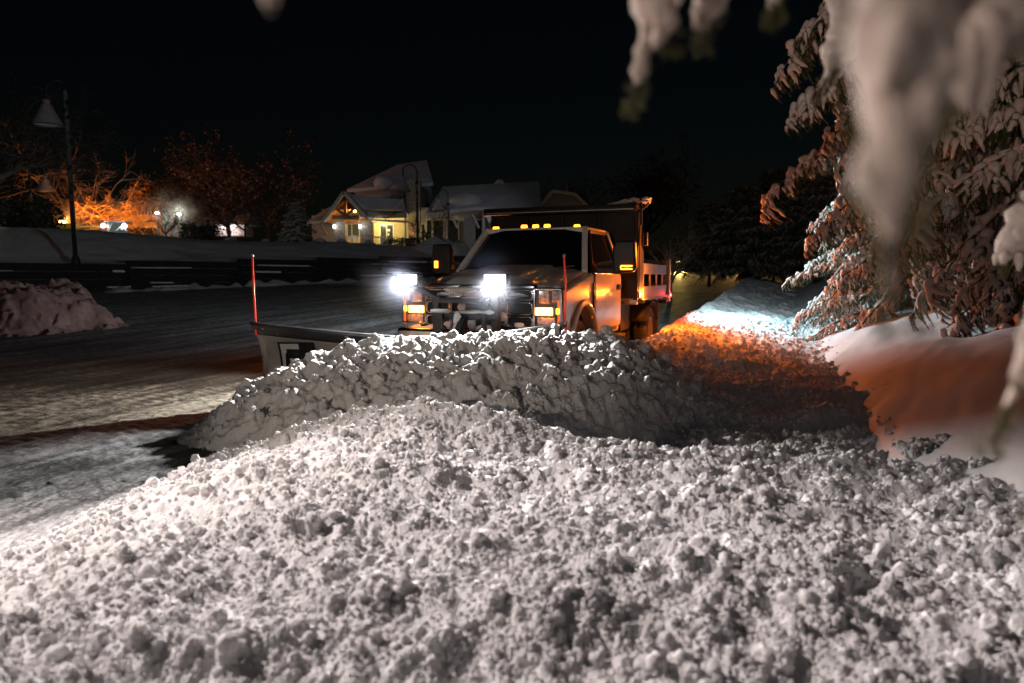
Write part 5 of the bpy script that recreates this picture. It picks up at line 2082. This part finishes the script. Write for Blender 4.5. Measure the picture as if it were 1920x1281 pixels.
def house():
    Y = 80.0
    x = PX(225, Y, 400)
    z = PZ(440, Y)
    root = empty("house", (x, Y, z), 0, "long low house wall glowing orange with a row of dark windows behind the orange tree", "building")

    def X(px):
        return (px - 225) / FPX * Y

    def Z(py):
        return PZ(py, Y) - z
    MB().box(((X(168) + X(300)) / 2, 2, Z(394) / 2), (X(300) - X(168), 4, Z(394))).build("wall", M['orange_plaster'], root)
    rf = MB()
    rf.prism([(-0.6, Z(393)), (2, Z(374)), (4.6, Z(393))], X(164), X(304), 'x')
    rf.build("roof", M['roof_snow'], root)
    for k, px in enumerate((250, 256, 262, 268, 274, 280, 286)):
        MB().box((X(px), -0.03, Z(398)), (0.24, 0.06, 0.55)).build("window", M['window'], root)
    MB().box((X(175), -0.4, Z(402)), (1.0, 0.8, 0.9)).build("annex", mat('blue tarp cover', (0.08, 0.1, 0.2), 0.6, var=0.2), root)

    Y2 = 88.0
    x2, z2 = PX(425, Y2, 440), PZ(442, Y2)
    sh = empty("shed", (x2, Y2, z2), 0, "low shed wall lit bright white by two lamps left of the snowy spruce", "building")

    def X2(px):
        return (px - 425) / FPX * Y2

    def Z2(py):
        return PZ(py, Y2) - z2
    MB().box(((X2(404) + X2(458)) / 2, 1.5, Z2(422) / 2), (X2(458) - X2(404), 3, Z2(422))).build("wall", M['orange_plaster'], sh)
    MB().prism([(-0.7, Z2(422)), (1.5, Z2(396)), (3.7, Z2(422))], X2(360), X2(470), 'x').build("roof", M['roof_snow'], sh)
    MB().box((X2(428), -0.03, Z2(431)), (0.5, 0.06, 0.9)).build("door", M['dark'], sh)
    for px in (419, 433):
        MB().blob((X2(px), -0.25, Z2(425)), (0.16, 0.1, 0.16), amp=0).build("lamp", M['sconce'], sh, smooth=True)


house()


def pole_light(label, px, py, Y, base, mname):
    p = P(px, py, Y)
    root = empty("pole_light", (p.x, p.y, base), 0, label, "street lamp")
    h = p.z - base
    MB().tube([(0, 0, -0.2), (0, 0, h + 0.15)], 0.06, 8).build("post", M['lamp_paint'], root)
    MB().blob((0, -0.1, h), (0.16, 0.16, 0.12), amp=0).build("lamp_head", M[mname], root, smooth=True)
    return p


pl1 = pole_light("small warm lit lamp on a pole beyond the truck bed", 1271, 492, 58, float(lot_h(0, 58)), 'globe')
pl2 = pole_light("white lit lamp on a pole left of the misty twiggy tree", 296, 400, 62, 4.0, 'sconce')
pl3 = pole_light("white lit lamp on a pole right of the misty twiggy tree", 337, 402, 62, 4.0, 'sconce')

# ------------------------------------------------------------------ world, lights, camera
w = bpy.data.worlds.new("World")
scene.world = w
w.use_nodes = True
nt = w.node_tree
bg = nt.nodes["Background"]
sky = nt.nodes.new("ShaderNodeTexSky")
sky.sky_type = 'NISHITA'
sky.sun_disc = False
sky.sun_elevation = R(8)
sky.sun_rotation = R(200)
hs = nt.nodes.new("ShaderNodeHueSaturation")
hs.inputs["Saturation"].default_value = 1.25
nt.links.new(sky.outputs["Color"], hs.inputs["Color"])
nt.links.new(hs.outputs["Color"], bg.inputs["Color"])
bg.inputs["Strength"].default_value = 0.0006


def spot(name, loc, target, power, col, angle, blend=0.5, size=0.05):
    l = bpy.data.lights.new(name, 'SPOT')
    l.energy = power
    l.color = col
    l.spot_size = R(angle)
    l.spot_blend = blend
    l.shadow_soft_size = size
    o = bpy.data.objects.new(name, l)
    COL.objects.link(o)
    o.location = loc
    o.rotation_euler = (Vector(target) - Vector(loc)).to_track_quat('-Z', 'Y').to_euler()
    return o


def point(name, loc, power, col, size=0.05):
    l = bpy.data.lights.new(name, 'POINT')
    l.energy = power
    l.color = col
    l.shadow_soft_size = size
    o = bpy.data.objects.new(name, l)
    COL.objects.link(o)
    o.location = loc
    return o


# unseen floods: one off to the left, the others added as fills
WARM = (1.0, 0.90, 0.87)
spot("unseen_flood", (-5.0, 3.8, 4.6), (-1.45, 2.1, 0.4), 2250, (1.0, 0.87, 0.82), 53, 0.75, 0.04)
spot("unseen_flood", (-3.0, -3.4, 2.6), (4.4, 6.2, 5.5), 820, (1.0, 0.70, 0.55), 37, 0.6, 0.10)  # added fill for the big spruce
spot("unseen_flood", (-3.6, -2.6, 2.05), (-0.75, 6.2, 0.8), 640, (1.0, 0.82, 0.66), 29, 0.9, 0.10)  # added weak fill for the snow heap
spot("unseen_flood", (-3.0, -1.0, 2.1), (0.35, 0.45, 1.85), 240, (1.0, 0.82, 0.74), 29, 0.6, 0.08)  # added fill aimed at the near hanging branches
# plow lamps
a = TW((0.51, -0.72, 1.31))
spot("plow_beam", a, TW((1.05, -2.0, 0.10)), 1000, (1.0, 0.97, 0.92), 104, 0.75, 0.05)
a = TW((-0.51, -0.72, 1.31))
spot("plow_beam", a, TW((0.2, -3.0, 0.0)), 900, (0.98, 0.97, 0.95), 104, 0.8, 0.05)
# low beam on the passenger side, sweeping the lot past the end of the blade
a = TW((-0.86, -0.06, 1.10))
spot("low_beam", a, a + Vector((-3.4, -1.9, -1.1)), 640, (1.0, 0.91, 0.70), 118, 0.45, 0.04)
# rear work lamps
a = TW((1.30, 6.10, 2.35))
spot("work_beam", a, a + Vector((5.0, -2.0, -2.3)), 980, (0.50, 0.86, 0.95), 122, 0.45, 0.04)
a = TW((-1.1, 6.2, 1.7))
spot("work_beam", a, a + Vector((-9.0, 6.0, -0.3)), 1300, (0.66, 0.9, 1.0), 140, 0.6, 0.1)
a = TW((1.30, 6.10, 2.35))
spot("work_beam", a, a + Vector((3.2, 4.6, -2.4)), 380, (0.50, 0.86, 0.95), 76, 0.5, 0.04)
# small points added to imitate stray light from the plow lamps
for sx in (-1, 1):
    point("plow_spill", TW((sx * 0.51, -0.60, 1.20)), 3.5, (0.95, 0.96, 1.0), 0.02)
# ambers
AMB = (1.0, 0.19, 0.013)
point("amber_glow", TW((1.275, 3.50, 1.075)), 105, AMB, 0.01)
point("amber_glow", TW((1.36, 1.63, 1.455)), 0.5, AMB, 0.005)
point("amber_glow", TW((-1.55, 3.42, 1.40)), 270, AMB, 0.01)
for sx in (-1, 1):
    point("amber_glow", TW((sx * 0.82, -0.02, 0.955)), 3, AMB, 0.005)
for x in (-0.6, 0, 0.6):
    point("amber_glow", TW((x, 1.93, 2.02)), 0.10, AMB, 0.005)
point("amber_glow", TW((1.80, 3.55, 1.75)), 150, AMB, 0.01)  # added floating light without a fixture, tints windrow and bank
point("red_glow", TW((1.31, 6.12, 0.99)), 14, (1.0, 0.02, 0.02), 0.01)
# lodge porch
p = P(664, 396, 62.6)
point("porch_glow", (p.x, 62.1, p.z), 150, (1.0, 0.50, 0.14), 0.15)
p = P(706, 414, 64)
point("porch_glow", (p.x, 64.2, p.z), 330, (1.0, 0.78, 0.34), 0.2)
for px in (630, 678):
    p = P(px, 422, 61.5)
    point("sconce_glow", (p.x, 61.45, p.z), 14, (0.92, 0.96, 1.0), 0.1)
# left background glows
p = P(128, 410, 46.4)
point("beacon_glow", (p.x, p.y, p.z), 130, (1.0, 0.36, 0.06), 0.2)
p = P(185, 395, 52)
spot("orange_glow", p, P(225, 350, 60), 4200, (1.0, 0.24, 0.02), 150, 0.6, 0.3)
p = P(225, 380, 74)
spot("orange_glow", p, P(240, 396, 80), 2200, (1.0, 0.27, 0.03), 150, 0.6, 0.3)
for px in (205, 241):
    p = P(px, 424, 45.6)
    point("headlight_glow", (p.x, p.y, p.z), 25, (0.9, 0.95, 1.0), 0.1)
for q in (pl2, pl3):
    point("pole_glow", (q.x, q.y - 0.4, q.z), 260, (0.95, 1.0, 0.85), 0.2)
p = P(426, 427, 87)
point("shed_glow", (p.x, p.y, p.z), 160, (1.0, 0.9, 0.95), 0.2)
spot("pole_glow", (pl1.x, pl1.y - 0.2, pl1.z), (pl1.x + 3, pl1.y - 6, 0), 2600, (1.0, 0.66, 0.16), 130, 0.5, 0.2)
p = P(1420, 500, 52)
spot("pole_glow", (p.x, p.y, p.z + 1.2), (p.x - 1, p.y - 4, 0), 1500, (1.0, 0.5, 0.12), 130, 0.5, 0.2)
p = P(-70, 420, 31)
point("left_glow", p, 45, (0.85, 1.0, 0.8), 0.2)  # unseen light added to bring out the left tree branches
# spots added to brighten the lodge front and the small spruce
p = P(1010, 180, 48)
spot("added_fill", p, P(800, 430, 66), 600, (0.86, 0.88, 1.0), 60, 0.8, 0.2)
p = P(470, 330, 40)
spot("added_fill", p, P(557, 425, 49.5), 90, (0.95, 0.88, 0.95), 26, 0.8, 0.2)  # added fill for the small snowy spruce
# dim sun lamp added as overall fill
s = bpy.data.lights.new("night_fill", 'SUN')
s.energy = 0.032
s.angle = R(0.5)
s.color = (0.85, 0.92, 1.0)
so = bpy.data.objects.new("night_fill", s)
COL.objects.link(so)
so.rotation_euler = (R(50), 0, R(-30))

# haze volume, added for the bloom round the plow lamps
hm = bpy.data.materials.new("haze volume")
hm.use_nodes = True
hn = hm.node_tree
hn.nodes.remove(hn.nodes["Principled BSDF"])
vs_ = hn.nodes.new("ShaderNodeVolumeScatter")
vs_.inputs["Color"].default_value = (0.74, 0.80, 1.0, 1)
vs_.inputs["Anisotropy"].default_value = 0.35
tc_ = hn.nodes.new("ShaderNodeTexCoord")
mp_ = hn.nodes.new("ShaderNodeMapping")
mp_.inputs["Scale"].default_value = (1 / 2.6, 1 / 2.4, 1 / 1.5)
gr_ = hn.nodes.new("ShaderNodeTexGradient")
gr_.gradient_type = 'SPHERICAL'
pw_ = hn.nodes.new("ShaderNodeMath")
pw_.operation = 'POWER'
pw_.inputs[1].default_value = 1.5
ml_ = hn.nodes.new("ShaderNodeMath")
ml_.operation = 'MULTIPLY'
ml_.inputs[1].default_value = 0.022
hn.links.new(tc_.outputs["Object"], mp_.inputs[0])
hn.links.new(mp_.outputs[0], gr_.inputs[0])
hn.links.new(gr_.outputs["Fac"], pw_.inputs[0])
hn.links.new(pw_.outputs[0], ml_.inputs[0])
hn.links.new(ml_.outputs[0], vs_.inputs["Density"])
hn.links.new(vs_.outputs[0], hn.nodes["Material Output"].inputs["Volume"])

def puff(label, px, py, Y, sc, dens):
    o = MB().blob((0, 0, 0), sc, amp=0.0, sub=3).build("blown_snow", None)
    o.location = P(px, py, Y)
    m = hm.copy()
    for n_ in list(m.node_tree.nodes):
        if n_.type == 'MAPPING':
            n_.inputs["Scale"].default_value = (1 / sc[0], 1 / sc[1], 1 / sc[2])
        if n_.type == 'MATH' and n_.operation == 'MULTIPLY' and n_.label != 'noise_mul':
            n_.inputs[1].default_value = dens
        if n_.type == 'MATH' and n_.operation == 'POWER':
            t_ = m.node_tree.nodes.new("ShaderNodeTexNoise")
            t_.inputs["Scale"].default_value = 0.9
            t_.inputs["Detail"].default_value = 4
            q_ = m.node_tree.nodes.new("ShaderNodeMapRange")
            q_.inputs["From Min"].default_value = 0.40
            q_.inputs["From Max"].default_value = 0.65
            u_ = m.node_tree.nodes.new("ShaderNodeMath")
            u_.operation = 'MULTIPLY'
            tc2 = m.node_tree.nodes.new("ShaderNodeTexCoord")
            m.node_tree.links.new(tc2.outputs["Object"], t_.inputs["Vector"])
            m.node_tree.links.new(t_.outputs["Fac"], q_.inputs["Value"])
            m.node_tree.links.new(q_.outputs[0], u_.inputs[0])
            src = n_.inputs[0].links[0].from_socket
            m.node_tree.links.new(src, u_.inputs[1])
            m.node_tree.links.new(u_.outputs[0], n_.inputs[0])
            u_.name = u_.label = 'noise_mul'
        if n_.type == 'VOLUME_SCATTER':
            n_.inputs["Color"].default_value = (0.9, 0.92, 0.85, 1)
            n_.inputs["Anisotropy"].default_value = 0.0
    o.data.materials.append(m)
    tag(o, label, "snow mist", kind="stuff")


for sx in (-1, 1):
    q = TW((sx * 0.51, -0.80, 1.36))
    o = MB().blob((0, 0, 0), (0.55, 0.55, 0.55), amp=0.0, sub=3).build("lamp_haze", None)
    o.location = q
    m = hm.copy()
    for n_ in m.node_tree.nodes:
        if n_.type == 'MAPPING':
            n_.inputs["Scale"].default_value = (1 / 0.55, 1 / 0.55, 1 / 0.55)
        if n_.type == 'MATH' and n_.operation == 'MULTIPLY':
            n_.inputs[1].default_value = 0.14
        if n_.type == 'MATH' and n_.operation == 'POWER':
            n_.inputs[1].default_value = 2.2
    o.data.materials.append(m)
    tag(o, "added haze volume for the glow of the plow lamp by the " + ("driver side hood" if sx > 0 else "passenger side headlight"), "lamp glow", kind="stuff")
puff("white lit mist of blown snow around the twiggy tree by the two pole lamps", 325, 405, 60, (2.9, 3.0, 2.6), 0.55)
puff("orange lit mist of blown snow around the loader beacon", 130, 408, 46.5, (2.0, 2.0, 1.3), 0.5)

cam = bpy.data.cameras.new("camera")
co = bpy.data.objects.new("camera", cam)
COL.objects.link(co)
co.location = (0, 0, CAM_H)
co.rotation_euler = (R(90) - PITCH, 0, 0)
cam.sensor_width = 36.0
cam.lens = 24.0
cam.clip_start = 0.02
cam.clip_end = 1500
cam.dof.use_dof = True
cam.dof.focus_distance = 7.0
cam.dof.aperture_fstop = 1.9
scene.camera = co

scene.render.engine = 'CYCLES'
c = scene.cycles
c.use_denoising = True
c.max_bounces = 5
c.diffuse_bounces = 2
c.glossy_bounces = 3
c.transmission_bounces = 2
c.sample_clamp_indirect = 3.0
c.sample_clamp_direct = 0
c.use_light_tree = True
scene.view_settings.view_transform = 'Standard'
scene.view_settings.look = 'None'
scene.view_settings.exposure = 0
